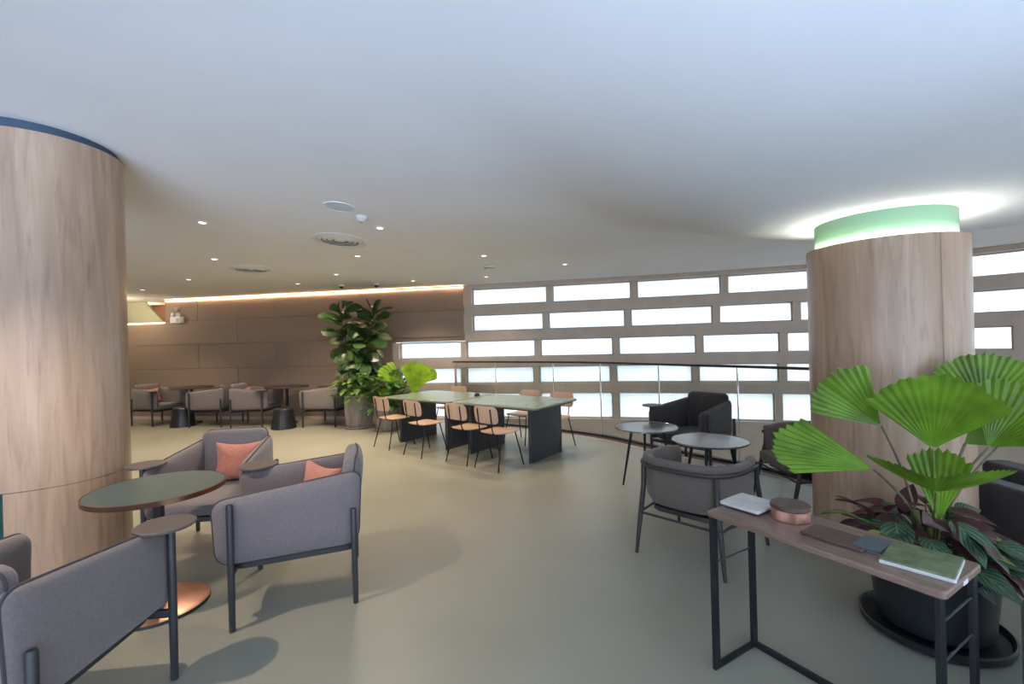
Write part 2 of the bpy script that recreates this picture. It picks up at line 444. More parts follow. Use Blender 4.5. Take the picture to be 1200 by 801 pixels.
ROWS = [(2.345, 2.69), (1.805, 2.15), (1.26, 1.613), (0.725, 1.07), (0.02, 0.535)]
MUL = [[(550, 345), (643.7, 344), (742.9, 338), (849, 331)],
       [(549, 376), (639.3, 375), (735.8, 370), (839.4, 365), (934, 361)],
       [(543, 408), (629.8, 406), (721.8, 404), (820, 402), (919, 400)],
       [(543, 439), (628.6, 439), (719, 438), (815.6, 438), (918, 437)],
       [(543, 475), (630, 475), (722, 475), (815, 475), (913, 475)]]

def ribbon(mb, s0, s1, z0, z1, off0, off1, step=0.35):
    """a solid strip following the window curve between two offsets into the room"""
    n = max(1, int((s1 - s0) / step)); vs = []
    for i in range(n + 1):
        s = s0 + (s1 - s0) * i / n; p = W.at(s); q = W.nor(s)
        for off, z in ((off0, z0), (off1, z0), (off1, z1), (off0, z1)):
            vs.append((p.x + q.x * off, p.y + q.y * off, z))
    fs = [(0, 1, 2, 3), tuple(n * 4 + k for k in (3, 2, 1, 0))]
    for i in range(n):
        for k in range(4):
            l = (k + 1) % 4
            fs.append((i * 4 + k, (i + 1) * 4 + k, (i + 1) * 4 + l, i * 4 + l))
    mb.add(vs, fs)

SEND = W.hit(99.0) or W.L
SEND = W.L - 4.5
wall = MB()
top = 3.0
ribbon(wall, S0, SEND, 2.69, top, -0.22, 0.03)
for (lo, _), (_, hi) in zip(ROWS[:-1], ROWS[1:]):
    left = S0 if lo > 1.7 else SL
    ribbon(wall, left, SEND, hi, lo, -0.22, 0.03)
ribbon(wall, SL, SEND, -3.2, 0.02, -0.22, 0.03)
window_spans = []
for r, (z0, z1) in enumerate(ROWS):
    ss = [s_at(*m) for m in MUL[r]]
    if r >= 2: ss = [SL + 0.06] + ss
    else: ss[0] = S0 + 0.10
    pitch = (ss[-1] - ss[-3]) / 2
    while ss[-1] + pitch < SEND: ss.append(ss[-1] + pitch)
    hw = 0.055
    ends = S0 if r < 2 else SL
    ribbon(wall, ends - 0.02, ss[0] + hw, z0, z1, -0.20, 0.02)
    for a in ss[1:]: ribbon(wall, a - hw, a + hw, z0, z1, -0.20, 0.0, 1)
    ribbon(wall, ss[-1] + hw, SEND, z0, z1, -0.20, 0.02)
    for a, b in zip(ss, ss[1:]): window_spans.append((r, a + hw, b - hw, z0, z1))
struct(wall.build('wall_window', M['beam'], smooth=False))

def window(n, r, s0, s1, z0, z1):
    p = (W.at(s0) + W.at(s1)) / 2
    root = bpy.data.objects.new('window_%d' % n, None); col.objects.link(root); root.location = (p.x, p.y, z0); struct(root)
    fr = MB(); t = 0.022
    ribbon(fr, s0, s1, z0, z0 + t, -0.13, -0.08); ribbon(fr, s0, s1, z1 - t, z1, -0.13, -0.08)
    ribbon(fr, s0, s0 + t, z0 + t, z1 - t, -0.13, -0.08); ribbon(fr, s1 - t, s1, z0 + t, z1 - t, -0.13, -0.08)
    fr.v = [(a - p.x, b - p.y, c - z0) for a, b, c in fr.v]
    fr.build('window_frame', M['sash'], root, smooth=False)
    g = MB(); ribbon(g, s0 + t, s1 - t, z0 + t, z1 - t, -0.108, -0.102)
    g.v = [(a - p.x, b - p.y, c - z0) for a, b, c in g.v]
    g.build('glass_pane', M['clear_pane'] if r < 3 else M['frosted_pane'], root, smooth=False)
for i, (r, a, b, z0, z1) in enumerate(window_spans): window(i + 1, r, a, b, z0, z1)

# the brown panelled wall: courses of boards with a shadow joint between them
bw = MB()
XA = atd(195, 365, 10.65).x        # where the recess on the left begins
def slab(mb, x0, x1, z0, z1, d0=0.0, d1=0.10):
    nx, ny = 0.1618, 0.9868         # outward normal of the wall line
    a = Vector((x0, WY(x0))); b = Vector((x1, WY(x1)))
    pts = [(a.x + nx * d0, a.y + ny * d0), (b.x + nx * d0, b.y + ny * d0), (b.x + nx * d1, b.y + ny * d1), (a.x + nx * d1, a.y + ny * d1)]
    mb.prism(pts, z0, z1)
xs0 = W.at(S0).x; xsl = W.at(SL).x
courses = [0.06, 0.60, 1.155, 1.71, 2.265, 2.70]
for i, (z0, z1) in enumerate(zip(courses, courses[1:])):
    cuts = [-12.0]
    x = -12.0 + (1.9 if i % 2 else 0.9)
    lim = xs0 if z0 > 1.6 else xsl
    while x < lim - 0.3: cuts.append(x); x += 1.95
    cuts.append(lim)
    for k, (a, b) in enumerate(zip(cuts, cuts[1:])):
        hi = z1
        if z0 > 2.0:
            if b <= XA: continue
            if a < XA: a = XA
        j = ((k * 7 + i * 3) % 3) * 0.004
        slab(bw, a, b - 0.0015, z0 + 0.007, hi - 0.003, -j, 0.10)
slab(bw, -12.0, xs0, -0.1, 2.262, 0.015, 0.16) if False else None
slab(bw, -12.0, xsl, -0.1, 2.22, 0.02, 0.12); slab(bw, XA, xs0, 2.2, 3.0, 0.02, 0.12); slab(bw, xsl, xs0, 1.625, 3.0, 0.02, 0.12)
struct(bw.build('wall_back', M['wallpanel'], smooth=False, bevel=0.003, seg=1))
bb = MB(); slab(bb, -12.0, xsl - 0.02, 0.0, 0.06, -0.012, 0.02)
struct(bb.build('baseboard_back', M['beam'], smooth=False))
# recess on the left, with its slanting pale panel
rc = MB(); slab(rc, -12.2, XA + 0.1, 2.1, 3.0, 1.1, 1.2); slab(rc, XA, XA + 0.1, 2.2, 3.0, 0.0, 1.15); slab(rc, -12.2, XA + 0.1, 2.12, 2.2, 0.12, 1.15)
struct(rc.build('wall_recess', M['red_brown'], smooth=False))
nx, ny = 0.1618, 0.9868
def on_wall(px, py, off):
    d = ray(px, py)             # (x - nx*off, ...) on the line Y = WY(X)
    c = 9.47 - 0.164 + off * (ny + 0.164 * nx)
    t = c / (1 + 0.164 * d.x)
    return Vector((d.x * t, t, EYE + d.z * t))
yp = MB()
q = [on_wall(60, 352, 0.2), on_wall(168, 352.5, 0.2), on_wall(193, 378.5, 0.2), on_wall(60, 384, 0.2)]
q2 = [p + Vector((nx * 0.06, ny * 0.06, 0)) for p in q]
yp.add(q + q2, [(3, 2, 1, 0), (4, 5, 6, 7)] + [(i, (i + 1) % 4, 4 + (i + 1) % 4, 4 + i) for i in range(4)])
tag(yp.build('slanted_panel', M['yellow_panel'], smooth=False), 'pale yellow slanting panel in the wall recess behind the big left column', 'panel')
def strip(a, b, z, off, h=0.010):
    mb = MB(); slab(mb, a, b, z, z + h, -off, 0.0); return mb
tag(strip(XA + 0.02, xs0 - 0.02, 2.722, 0.03).build('cove_light', M['led_warm'], smooth=False), 'long warm light strip along the top of the brown wall', 'light strip')
tag(strip(-11.8, XA - 0.02, 2.226, 0.02, 0.014).build('cove_light', M['led_warm'], smooth=False), 'short warm light strip under the slanting yellow panel', 'light strip')

# ceiling, one soft surface
cm = MB()
GX, GY, st = -12.6, -4.6, 0.2
nx_, ny_ = int(22.0 / st), int(17.0 / st)
idx = {}
def outside(x, y):
    best, bd = None, 1e9
    for i in range(0, len(W.p), 2):
        d = (W.p[i].x - x) ** 2 + (W.p[i].y - y) ** 2
        if d < bd: bd, best = d, i
    s = W.s[best]; p = W.at(s); q_ = W.nor(s)
    return -((x - p.x) * q_.x + (y - p.y) * q_.y)
vs, fs = [], []
out_cache = {}
for i in range(nx_ + 1):
    for j in range(ny_ + 1):
        x, y = GX + i * st, GY + j * st
        idx[(i, j)] = len(vs); vs.append((x, y, ceil_z(x, y))); out_cache[(i, j)] = outside(x, y)
for i in range(nx_):
    for j in range(ny_):
        x = GX + (i + 0.5) * st
        lim = 1.3 if x < XA + 0.3 else 0.28
        if max(out_cache[(i, j)], out_cache[(i + 1, j + 1)]) < lim:
            fs.append((idx[(i, j)], idx[(i, j + 1)], idx[(i + 1, j + 1)], idx[(i + 1, j)]))
cm.add(vs, fs)
ce = struct(cm.build('ceiling', M['ceiling'], angle=180))
sol = ce.modifiers.new('slab', 'SOLIDIFY'); sol.thickness = 0.12; sol.offset = -1

# floor slab with the curved edge of the opening
edge_pts = catmull([(-1.18, 9.36), (-0.2, 8.75), (0.8, 8.04), (1.49, 7.42), (2.03, 6.66), (2.42, 6.1), (2.86, 5.52), (3.22, 4.95), (3.68, 4.2), (4.0, 3.5), (4.25, 2.6), (4.36, 1.5), (4.4, 0.0), (4.4, -3.9)], 6)
E = Curve2(edge_pts)
poly = [(-12.0, -4.2)] + [(4.4, -4.2)] + [(p.x, p.y) for p in reversed(edge_pts)] + [(-1.18, 9.48), (-2.5, WY(-2.5) + 0.04), (-12.0, WY(-12) + 0.04)]
fl = MB(); fl.prism(poly, -0.3, 0.0)
struct(fl.build('floor', M['floor'], smooth=False))
def along(mb, C, s0, s1, z0, z1, o0, o1, step=0.2):
    n = max(1, int((s1 - s0) / step)); vs = []
    for i in range(n + 1):
        s = s0 + (s1 - s0) * i / n; p = C.at(s); q = C.nor(s)
        for off, z in ((o0, z0), (o1, z0), (o1, z1), (o0, z1)): vs.append((p.x + q.x * off, p.y + q.y * off, z))
    fs = [(0, 1, 2, 3), tuple(n * 4 + k for k in (3, 2, 1, 0))]
    for i in range(n):
        for k in range(4):
            l = (k + 1) % 4; fs.append((i * 4 + k, (i + 1) * 4 + k, (i + 1) * 4 + l, i * 4 + l))
    mb.add(vs, fs)
te = MB(); along(te, E, 0.0, E.L, 0.0, 0.006, 0.10, 0.24)
struct(te.build('trim_1', M['strip_maroon'], smooth=False))
te = MB(); along(te, E, 0.0, E.L, 0.0, 0.008, 0.24, 0.262)
struct(te.build('trim_2', M['pale_edge'], smooth=False))
lf = MB(); lf.box(-3, 9, -4.2, 10, -3.3, -3.2)
struct(lf.build('floor_lower', M['plaster_dark'], smooth=False))
rw = MB(); rw.box(-12.2, -12.0, -4.4, 12.6, -0.3, 3.2)
struct(rw.build('wall_left', M['wallpanel'], smooth=False))
# rear wall behind the viewer with its wide shopfront window
rw = MB(); rw.box(-12.2, 9.0, -4.4, -4.2, -3.2, 0.12); rw.box(-12.2, -7.0, -4.4, -4.2, 0.12, 3.2); rw.box(7.0, 9.0, -4.4, -4.2, 0.12, 3.2); rw.box(-7, 7, -4.4, -4.2, 2.62, 3.2)
struct(rw.build('wall_rear', M['beam'], smooth=False))
root = bpy.data.objects.new('window_rear', None); col.objects.link(root); root.location = (0, -4.3, 0.12); struct(root)
fr = MB()
for k in range(8): fr.box(-7 + 2 * k - 0.03, -7 + 2 * k + 0.03, -0.05, 0.05, 0, 2.5)
fr.build('window_frame', M['sash'], root, smooth=False)
fr = MB(); fr.box(-7, 7, -0.005, 0.005, 0, 2.5); fr.build('glass_pane', M['clear_pane'], root, smooth=False)

# street outside
gd = MB(); gd.box(-45, 45, -45, 45, -4.3, -4.2)
struct(gd.build('exterior_ground', M['street'], smooth=False))
eb = MB(); eb.box(-22, 30, 20, 26, -4.2, 7.5)
for k in range(12): eb.box(-21 + 4 * k, -20.8 + 4 * k, 19.8, 20.0, -4.2, 7.5)
for z in (-1.0, 2.2, 5.4): eb.box(-22, 30, 19.7, 20.0, z, z + 0.3)
e = struct(eb.build('exterior_facade', M['exterior'], smooth=False))
eg = MB()
for k in range(12):
    for z in (-0.2, 3.0): eg.box(-20.2 + 4 * k, -17.8 + 4 * k, 19.9, 20.05, z, z + 1.9)
eg.build('facade_glazing', M['exterior_glass'], e, smooth=False)

# ================================================================== COLUMNS
# big one on the left
a40 = ray(149, 400)
CL = Vector((-3.36, 3.30, 0)); RL = 0.45
zl = min(ceil_z(CL.x + RL * math.cos(a), CL.y + RL * math.sin(a)) for a in (0, 1, 2, 3, 4, 5)) - 0.045
c1 = thing('round_column', 'oak-clad round column beside the green round table, reaching the ceiling', 'column', CL)
tocam = math.atan2(-CL.y, -CL.x)
ga = tocam - R(33)              # the vertical slot faces left of the viewer
mb = MB(); mb.lathe([(RL, 0.702), (RL, zl), (RL - 0.03, zl), (RL - 0.03, 0.702), (RL, 0.702)], 96, a0=ga + R(1.1), a1=ga + 2 * PI - R(0.3))
mb.build('upper_cladding', M['oak'], c1, angle=50)
mb = MB(); mb.lathe([(RL, 0.0), (RL, 0.698), (RL - 0.03, 0.698), (RL - 0.03, 0.0), (RL, 0.0)], 96, a0=ga + R(4.6), a1=ga + 2 * PI - R(1.0))
mb.build('lower_cladding', M['oak'], c1, angle=50)
mb = MB(); mb.lathe([(RL - 0.028, 0.0), (RL - 0.028, 0.699)], 64); mb.build('core', M['deep_green'], c1)
mb = MB(); mb.lathe([(RL - 0.035, 0.69), (RL - 0.035, zl - 0.03)], 64); mb.build('core', M['oak'], c1)
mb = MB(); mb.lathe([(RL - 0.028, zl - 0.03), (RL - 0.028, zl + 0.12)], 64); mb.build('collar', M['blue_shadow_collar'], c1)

# the one on the right, with its glowing glass collar
CR = Vector((2.69, 3.30, 0)); RR = 0.46; zw = 2.185
c2 = thing('round_column', 'oak-clad round column behind the fan palm, crowned by a glowing green glass collar', 'column', CR)
mb = MB(); mb.lathe([(RR, 0.0), (RR, zw), (RR - 0.02, zw), (RR - 0.02, 0.0), (RR, 0.0)], 96)
mb.build('cladding', M['oak'], c2, angle=50)
mb = MB(); mb.lathe([(0.404, zw - 0.12), (0.404, 2.47), (0.392, 2.47), (0.392, zw - 0.12), (0.404, zw - 0.12)], 96)
mb.build('glass_collar', M['collar'], c2, angle=50)
mb = MB(); mb.tube([(0.421 * math.cos(2 * PI * i / 64), 0.421 * math.sin(2 * PI * i / 64), zw - 0.003) for i in range(64)], 0.008, 6, closed=True)
mb.build('light_ring', M['led_ring'], c2)
# seam of the cladding
sa = math.atan2(-CR.y, -CR.x) + R(38)
mb = MB(); mb.lathe([(RR + 0.0012, 0.0), (RR + 0.0012, zw)], 1, a0=sa, a1=sa + R(0.5)); mb.build('cladding_seam', mat('seam_oak', (0.26, 0.175, 0.125), 0.5, var=0.1), c2)

# ================================================================== RAILING
rl = thing('glass_railing', 'glass balustrade with a thin dark handrail along the curved floor edge', 'railing', (0, 0, 0))
HR = 1.19
cuts = [0.02]
for px, py in ((584, 470), (651.5, 470), (707, 470), (776, 470), (868, 470)):
    s = E.hit(ray(px, py).x)
    if s: cuts.append(s)
while cuts[-1] + 1.35 < E.L: cuts.append(cuts[-1] + 1.35)
cuts.append(E.L)
for a, b in zip(cuts, cuts[1:]):
    mb = MB(); along(mb, E, a + 0.006, b - 0.006, 0.03, HR - 0.005, 0.055, 0.067, 0.15)
    g = mb.build('glass_panel', M['rail_glass'], rl, smooth=False)
    mb = MB(); along(mb, E, b - 0.006, b - 0.001, 0.03, HR - 0.01, 0.05, 0.072, 1)
    mb.build('joint_strip', M['white_plastic'], g, smooth=False)
mb = MB(); along(mb, E, 0.0, E.L, HR - 0.008, HR + 0.022, 0.035, 0.085, 0.15); mb.build('handrail', M['black_wood'], rl, smooth=False)
mb = MB(); along(mb, E, 0.0, E.L, -0.1, 0.035, 0.03, 0.095, 0.15); mb.build('base_channel', M['graphite'], rl, smooth=False)
p = E.at(0.02); mb = MB(); mb.box(p.x - 0.02, p.x + 0.02, p.y - 0.085, p.y - 0.03, 0, HR); mb.build('end_post', M['brass'], rl, smooth=False)

# ================================================================== ARMCHAIRS
ARM_ANG = math.atan2(0.055, 0.65)
def arm_fn(sx):
    d = Vector((sx * math.sin(ARM_ANG), math.cos(ARM_ANG), 0)); n = Vector((sx * math.cos(ARM_ANG), -math.sin(ARM_ANG), 0))
    c = Vector((sx * 0.3525, 0, 0)) - n * 0.062
    return lambda u, v, w: c + d * u + Vector((0, 0, v)) + n * (w + 0.02 * max(0.0, -u) ** 2)
def make_armchair(label, fabric, group):
    t = thing('armchair', label, 'armchair', (0, 0, 0), 0, group)
    arm = dense(rpoly([(-0.355, 0.345, 0.09), (0.405, 0.355, 0.08), (0.425, 0.718, 0.07), (-0.38, 0.795, 0.055)], 5), 0.06)
    for sx in (1, -1):
        fn = arm_fn(sx)
        mb = MB(); mb.pad(arm, 0.092, fn, p=4.5, edge=0.22)
        ap = mb.build('arm_pad', fabric, t, angle=80)
        mb = MB(); mb.tube([fn(u, v, 0.008) for u, v in arm], 0.0062, 6, closed=True)
        mb.build('piping', M['piping'], ap)
    def bfn(u, v, w): return Vector((u, -0.285 - 0.11 * (v - 0.4) - w + 0.02 * (u / 0.3) ** 2, v))
    bo = dense(rpoly([(-0.23, 0.40, 0.06), (0.23, 0.40, 0.06), (0.262, 0.865, 0.055), (-0.262, 0.865, 0.055)], 5), 0.06)
    mb = MB(); mb.pad(bo, 0.13, bfn, p=5, edge=0.3); bk = mb.build('backrest', fabric, t, angle=80)
    mb = MB(); mb.tube([bfn(u * 1.0, v, 0.018) for u, v in bo], 0.0065, 6, closed=True); mb.build('piping', M['piping'], bk)
    so = dense(rpoly([(-0.235, -0.30, 0.05), (0.235, -0.30, 0.05), (0.29, 0.375, 0.07), (-0.29, 0.375, 0.07)], 5), 0.07)
    mb = MB(); mb.pad(so, 0.125, lambda u, v, w: Vector((u, v, 0.385 + w + 0.02 * (v + 0.3))), p=6, edge=0.45)
    mb.build('seat_cushion', fabric, t, angle=80)
    mb = MB(); mb.prism(rpoly([(-0.25, -0.32, 0.04), (0.25, -0.32, 0.04), (0.28, 0.33, 0.04), (-0.28, 0.33, 0.04)], 3), 0.295, 0.33)
    mb.box(-0.33, 0.33, -0.34, -0.31, 0.30, 0.335); mb.box(-0.385, 0.385, 0.31, 0.34, 0.30, 0.335)
    mb.build('seat_frame', M['graphite'], t, bevel=0.006)
    for sx, sy, h in ((1, -1, 0.58), (-1, -1, 0.58), (-1, 1, 0.71), (1, 1, 0.738)):
        x = sx * (0.325 if sy < 0 else 0.38); y = sy * 0.325
        mb = MB(); mb.lathe([(0.0001, 0), (0.0145, 0), (0.016, 0.004), (0.018, 0.3), (0.018, h - 0.012), (0.014, h - 0.003), (0.0001, h)], 14, (x, y, 0))
        mb.build('leg', M['graphite'], t)
    mb = MB(); mb.disc(0.125, 0.735, 0.750, 40, (0.362, 0.315, 0)); mb.build('side_tablet', M['tablet'], t)
    return t
def place(first, used, cx, cy, fx, fy, label, group):
    loc = (cx, cy, 0); rz = heading(fx, fy)
    if not used: first.location = loc; first.rotation_euler = (0, 0, rz); return first
    return dup(first, loc, rz, label, group)
G1 = 'grey armchairs around the green round table'
ac = make_armchair('grey armchair seen from the side, standing alone right of the green round table', M['fabric'], G1)
A_f = Vector((-0.948, -0.317)); A_c = Vector((-1.411, 3.005))
place(ac, False, A_c.x, A_c.y, A_f.x, A_f.y, '', G1)
B_f = Vector((0.174, -0.985)).normalized(); B_c = Vector((-2.403, 3.716))
chB = place(ac, True, B_c.x, B_c.y, B_f.x, B_f.y, 'grey armchair facing the viewer behind the green round table, square coral cushion upright in it', G1)
C_f = Vector((-0.106, 0.994)).normalized(); C_c = Vector((-2.004, 1.827))
place(ac, True, C_c.x, C_c.y, C_f.x, C_f.y, 'closest grey armchair, cut off by the lower corner, its tablet over the copper base', G1)
G2 = 'grey armchairs along the brown wall'
wallchairs = [(-7.74, 9.95, 0.966, -0.26, 'grey armchair against the brown wall beside the left column, orange cushion in it'),
              (-6.24, 9.62, -0.98, 0.10, 'grey armchair turned away from the first wall table, no cushion, before the wide brown panels'),
              (-5.36, 9.47, 1.0, 0.04, 'grey armchair by the wall with a pink cushion, next to the tapered black stool'),
              (-3.76, 9.28, -0.98, 0.16, 'grey armchair by the wall next to the concrete pot of the tall fig')]
for x, y, fx, fy, lb in wallchairs: place(ac, True, x, y, fx, fy, lb, G2)
hc = make_armchair('dark backlit armchair by the glass railing behind the two low round tables', M['dark_fabric'], 'backlit armchair by the railing')  # same armchair model, its backlit shade put into the darker fabric
H_f = Vector((-0.80, -0.61)); place(hc, False, 2.185, 5.545, H_f.x, H_f.y, '', '')
del hc['group']

# scatter cushions
def make_cushion(label, group, fringe=True):
    t = thing('cushion', label, 'cushion', (0, 0, 0), 0, group)
    n = 12; outl = []
    c = [(-0.2, -0.17), (0.2, -0.17), (0.2, 0.17), (-0.2, 0.17)]
    for i in range(4):
        a = Vector(c[i]); b = Vector(c[(i + 1) % 4])
        for k in range(n):
            s = k / n; q = a.lerp(b, s); pin = 0.028 * math.sin(PI * s)
            nrm = Vector((-(b - a).y, (b - a).x)).normalized()
            q = q + nrm * pin; outl.append((q.x, q.y))
    mb = MB(); mb.pad(outl, 0.15, lambda u, v, w: Vector((u, -w, v + 0.17)), K=7, p=2.0, edge=0.05)
    mb.build('cover', M['coral'], t, angle=80)
    mb = MB()
    for i in range(0, len(outl)):
        u, v = outl[i]; cu = Vector((u, v)); d = cu.normalized()
        p0 = cu - d * 0.004; p1 = cu + d * 0.010; s = Vector((-d.y, d.x)) * 0.006
        mb.add([(p0.x - s.x, -0.003, p0.y - s.y + 0.17), (p0.x + s.x, -0.003, p0.y + s.y + 0.17), (p1.x, 0, p1.y + 0.17), (p0.x - s.x, 0.003, p0.y - s.y + 0.17), (p0.x + s.x, 0.003, p0.y + s.y + 0.17)],
               [(0, 1, 2), (4, 3, 2), (0, 2, 3), (1, 4, 2), (0, 3, 4, 1)])
    mb.build('edge_trim', M['coral'], t)
    return t
GC = 'coral scatter cushions on the armchairs'
cu = make_cushion('square coral cushion upright against the back of the armchair facing the viewer', GC)
def seat_pt(c, f, along_, right, z):
    f = Vector(f).normalized(); r = Vector((f.y, -f.x)); q = Vector(c) + f * along_ + r * right; return (q.x, q.y, z)
def set_c(o, loc, rz, tilt, roll=0): o.location = loc; o.rotation_euler = (tilt, roll, rz); return o
set_c(cu, seat_pt(B_c, B_f, -0.16, -0.07, 0.445), heading(*B_f), R(16))
set_c(dup(cu, (0, 0, 0), 0, 'coral cushion half hidden behind the arm of the armchair seen from the side', GC), seat_pt(A_c, A_f, -0.07, 0.02, 0.445), heading(*A_f) + R(38), R(18))
set_c(dup(cu, (0, 0, 0), 0, 'orange cushion on the wall armchair beside the left column', GC), seat_pt((-7.74, 9.95), (0.966, -0.26), -0.13, 0.02, 0.445), heading(0.966, -0.26), R(18))
set_c(dup(cu, (0, 0, 0), 0, 'dusty pink cushion peeking over the arm of a wall armchair, above the black stool', GC), seat_pt((-5.36, 9.47), (1, 0.04), -0.13, 0.0, 0.445), heading(1, 0.04), R(18))

# ================================================================== ROUND PEDESTAL TABLES
t = thing('pedestal_table', 'round table with a dark green top and copper foot, between the grey armchairs', 'table', (-2.21, 2.82, 0))
mb = MB(); mb.disc(0.352, 0.712, 0.738, 72); mb.build('tabletop', M['linoleum'], t)
mb = MB(); mb.lathe([(0.351, 0.709), (0.358, 0.709), (0.358, 0.737), (0.352, 0.7392), (0.351, 0.709)], 72); mb.build('brass_edge', M['brass'], t)
mb = MB(); mb.lathe([(0.0001, 0.018), (0.03, 0.018), (0.03, 0.66), (0.09, 0.70), (0.09, 0.711), (0.0001, 0.711)], 24); mb.build('stem', M['graphite'], t)
mb = MB(); mb.lathe([(0.0001, 0.026), (0.24, 0.024), (0.255, 0.018)], 64); tp = mb.build('base_plate', M['copper'], t)
mb = MB(); mb.lathe([(0.255, 0.018), (0.258, 0.0), (0.0001, 0.0)], 64); mb.build('base_rim', M['black_metal'], tp)
GT = 'dark round tables along the brown wall'
wt = thing('pedestal_table', 'dark round table by the wall closest to the left column', 'table', (-7.02, 9.97, 0), 0, GT)
mb = MB(); mb.disc(0.42, 0.757, 0.776, 56); mb.build('tabletop', M['black_wood'], wt)
mb = MB(); mb.lathe([(0.0001, 0.02), (0.03, 0.02), (0.03, 0.757), (0.0001, 0.757)], 20); mb.build('stem', M['black_metal'], wt)
mb = MB(); mb.disc(0.19, 0.0, 0.02, 48); mb.build('base_plate', M['black_metal'], wt)
dup(wt, (-4.72, 9.52, 0), 0, 'dark round table by the wall closest to the fig, its slim stem in view', GT)

# tapered stools
GS = 'tapered black stools by the wall tables'
so_ = thing('stool', 'tapered black stool under the wall table near the left column', 'stool', (-6.92, 9.55, 0), 0, GS)
mb = MB(); mb.lathe([(0.0001, 0.39), (0.13, 0.405), (0.165, 0.40), (0.178, 0.38), (0.20, 0.20), (0.235, 0.0), (0.22, 0.0), (0.18, 0.2), (0.16, 0.37), (0.0001, 0.372)], 40)
mb.build('body', M['black_plastic'], so_, angle=50)
mb = MB(); mb.lathe([(0.184, 0.345), (0.189, 0.345), (0.189, 0.335), (0.184, 0.335)], 40); mb.build('rim_band', M['black_metal'], so_)
dup(so_, (-4.53, 8.98, 0), 0.3, 'tapered black stool standing in front of the second wall table, near the fig', GS)

# ================================================================== COMMUNAL TABLES AND PLYWOOD CHAIRS
U = Vector((0.808, -0.59)).normalized(); V = Vector((0.59, 0.808)).normalized()
NR = Vector((0.28, 5.64))               # near right corner
def table_pt(u, v): return NR - U * u + V * v       # u metres left of the right end, v back from the near edge
LT, WT = 1.45, 1.08
GM = 'long sage green tables set end to end'
def make_long(label):
    t = thing('communal_table', label, 'table', (0, 0, 0), 0, GM)
    o = rpoly([(-LT / 2, -WT / 2, 0.05), (LT / 2, -WT / 2, 0.05), (LT / 2, WT / 2, 0.05), (-LT / 2, WT / 2, 0.05)], 6)
    mb = MB(); mb.prism(o, 0.712, 0.742); mb.build('tabletop', M['sage'], t, bevel=0.010, seg=3)
    mb = MB(); mb.prism(rpoly([(-LT / 2 + 0.05, -WT / 2 + 0.05, 0.05), (LT / 2 - 0.05, -WT / 2 + 0.05, 0.05), (LT / 2 - 0.05, WT / 2 - 0.05, 0.05), (-LT / 2 + 0.05, WT / 2 - 0.05, 0.05)], 4), 0.69, 0.7115)
    mb.build('underframe', M['anthracite'], t)
    for sx in (-1, 1):
        x = sx * (LT / 2 - 0.215)
        mb = MB(); mb.prism([(x + a, b) for a, b in rrect(0.055, 0.80, 0.027, 5)], 0.0, 0.69); mb.build('leg', M['anthracite'], t)
    return t
rzT = math.atan2(U.y, U.x)
c = table_pt(LT / 2, WT / 2)
lt = make_long('sage green long table at the right, its dark end panel in view'); lt.location = (c.x, c.y, 0); lt.rotation_euler = (0, 0, rzT)
c = table_pt(LT * 1.5 + 0.045, WT / 2)
dup(lt, (c.x, c.y, 0), rzT, 'sage green long table at the far end, next to the palms')
c = table_pt(LT + 0.12, WT * 0.66)
mb = MB(); mb.lathe([(0.0001, 0.0), (0.045, 0.0), (0.048, 0.006), (0.04, 0.035), (0.02, 0.048), (0.0001, 0.05)], 24)
o = mb.build('socket_dome', M['black_plastic']); o.location = (c.x, c.y, 0.742); tag(o, 'small black socket dome on the sage green table near the join', 'power socket')

GP = 'plywood chairs at the long green tables'
def make_ply(label):
    t = thing('dining_chair', label, 'chair', (0, 0, 0), 0, GP)
    so = dense(rpoly([(-0.18, -0.19, 0.07), (0.18, -0.19, 0.07), (0.21, 0.20, 0.09), (-0.21, 0.20, 0.09)], 6), 0.05)
    mb = MB(); mb.pad(so, 0.013, lambda u, v, w: Vector((u, v, 0.452 + w + 0.10 * u * u + (-0.18 * max(0, v - 0.1) ** 2 * 5) - 0.012 * (1 - (v / 0.2) ** 2))), K=5, p=30, edge=0.9)
    mb.build('seat', M['ply'], t, angle=50)
    bo = dense(rpoly([(-0.195, 0.575, 0.055), (0.195, 0.575, 0.055), (0.20, 0.79, 0.065), (-0.20, 0.79, 0.065)], 6), 0.05)
    mb = MB(); mb.pad(bo, 0.012, lambda u, v, w: Vector((u, -0.205 - 0.16 * (v - 0.6) - 0.03 + 0.75 * u * u - w, v)), K=5, p=30, edge=0.9)
    mb.build('backrest', M['ply'], t, angle=50)
    for sx in (-1, 1):
        mb = MB(); mb.tube([(sx * 0.165, 0.13, 0.436), (sx * 0.19, 0.185, 0.2), (sx * 0.205, 0.235, 0.0)], 0.0085, 8); mb.build('leg', M['black_metal'], t)
        mb = MB(); mb.tube([(sx * 0.155, -0.13, 0.436), (sx * 0.185, -0.185, 0.2), (sx * 0.205, -0.24, 0.0)], 0.0085, 8); mb.build('leg', M['black_metal'], t)
        mb = MB(); mb.tube([(sx * 0.11, 0.16, 0.437), (sx * 0.11, -0.16, 0.432), (sx * 0.11, -0.215, 0.455), (sx * 0.11, -0.232, 0.52), (sx * 0.11, -0.262, 0.76)], 0.008, 8)
        mb.build('back_upright', M['black_metal'], t)
    mb = MB(); mb.tube([(-0.17, 0.13, 0.432), (0.17, 0.13, 0.432)], 0.007, 6); mb.tube([(-0.16, -0.13, 0.43), (0.16, -0.13, 0.43)], 0.007, 6)
    mb.build('cross_bar', M['black_metal'], t)
    return t
pc = make_ply('plywood chair on the near side of the green tables, closest to the viewer')
CF = Vector((0.66, 0.75)).normalized()
def from_rear(pl, pr, f, d=0.24):      # centre from the two rear feet
    m = (Vector(pl) + Vector(pr)) / 2; return m + Vector(f).normalized() * d
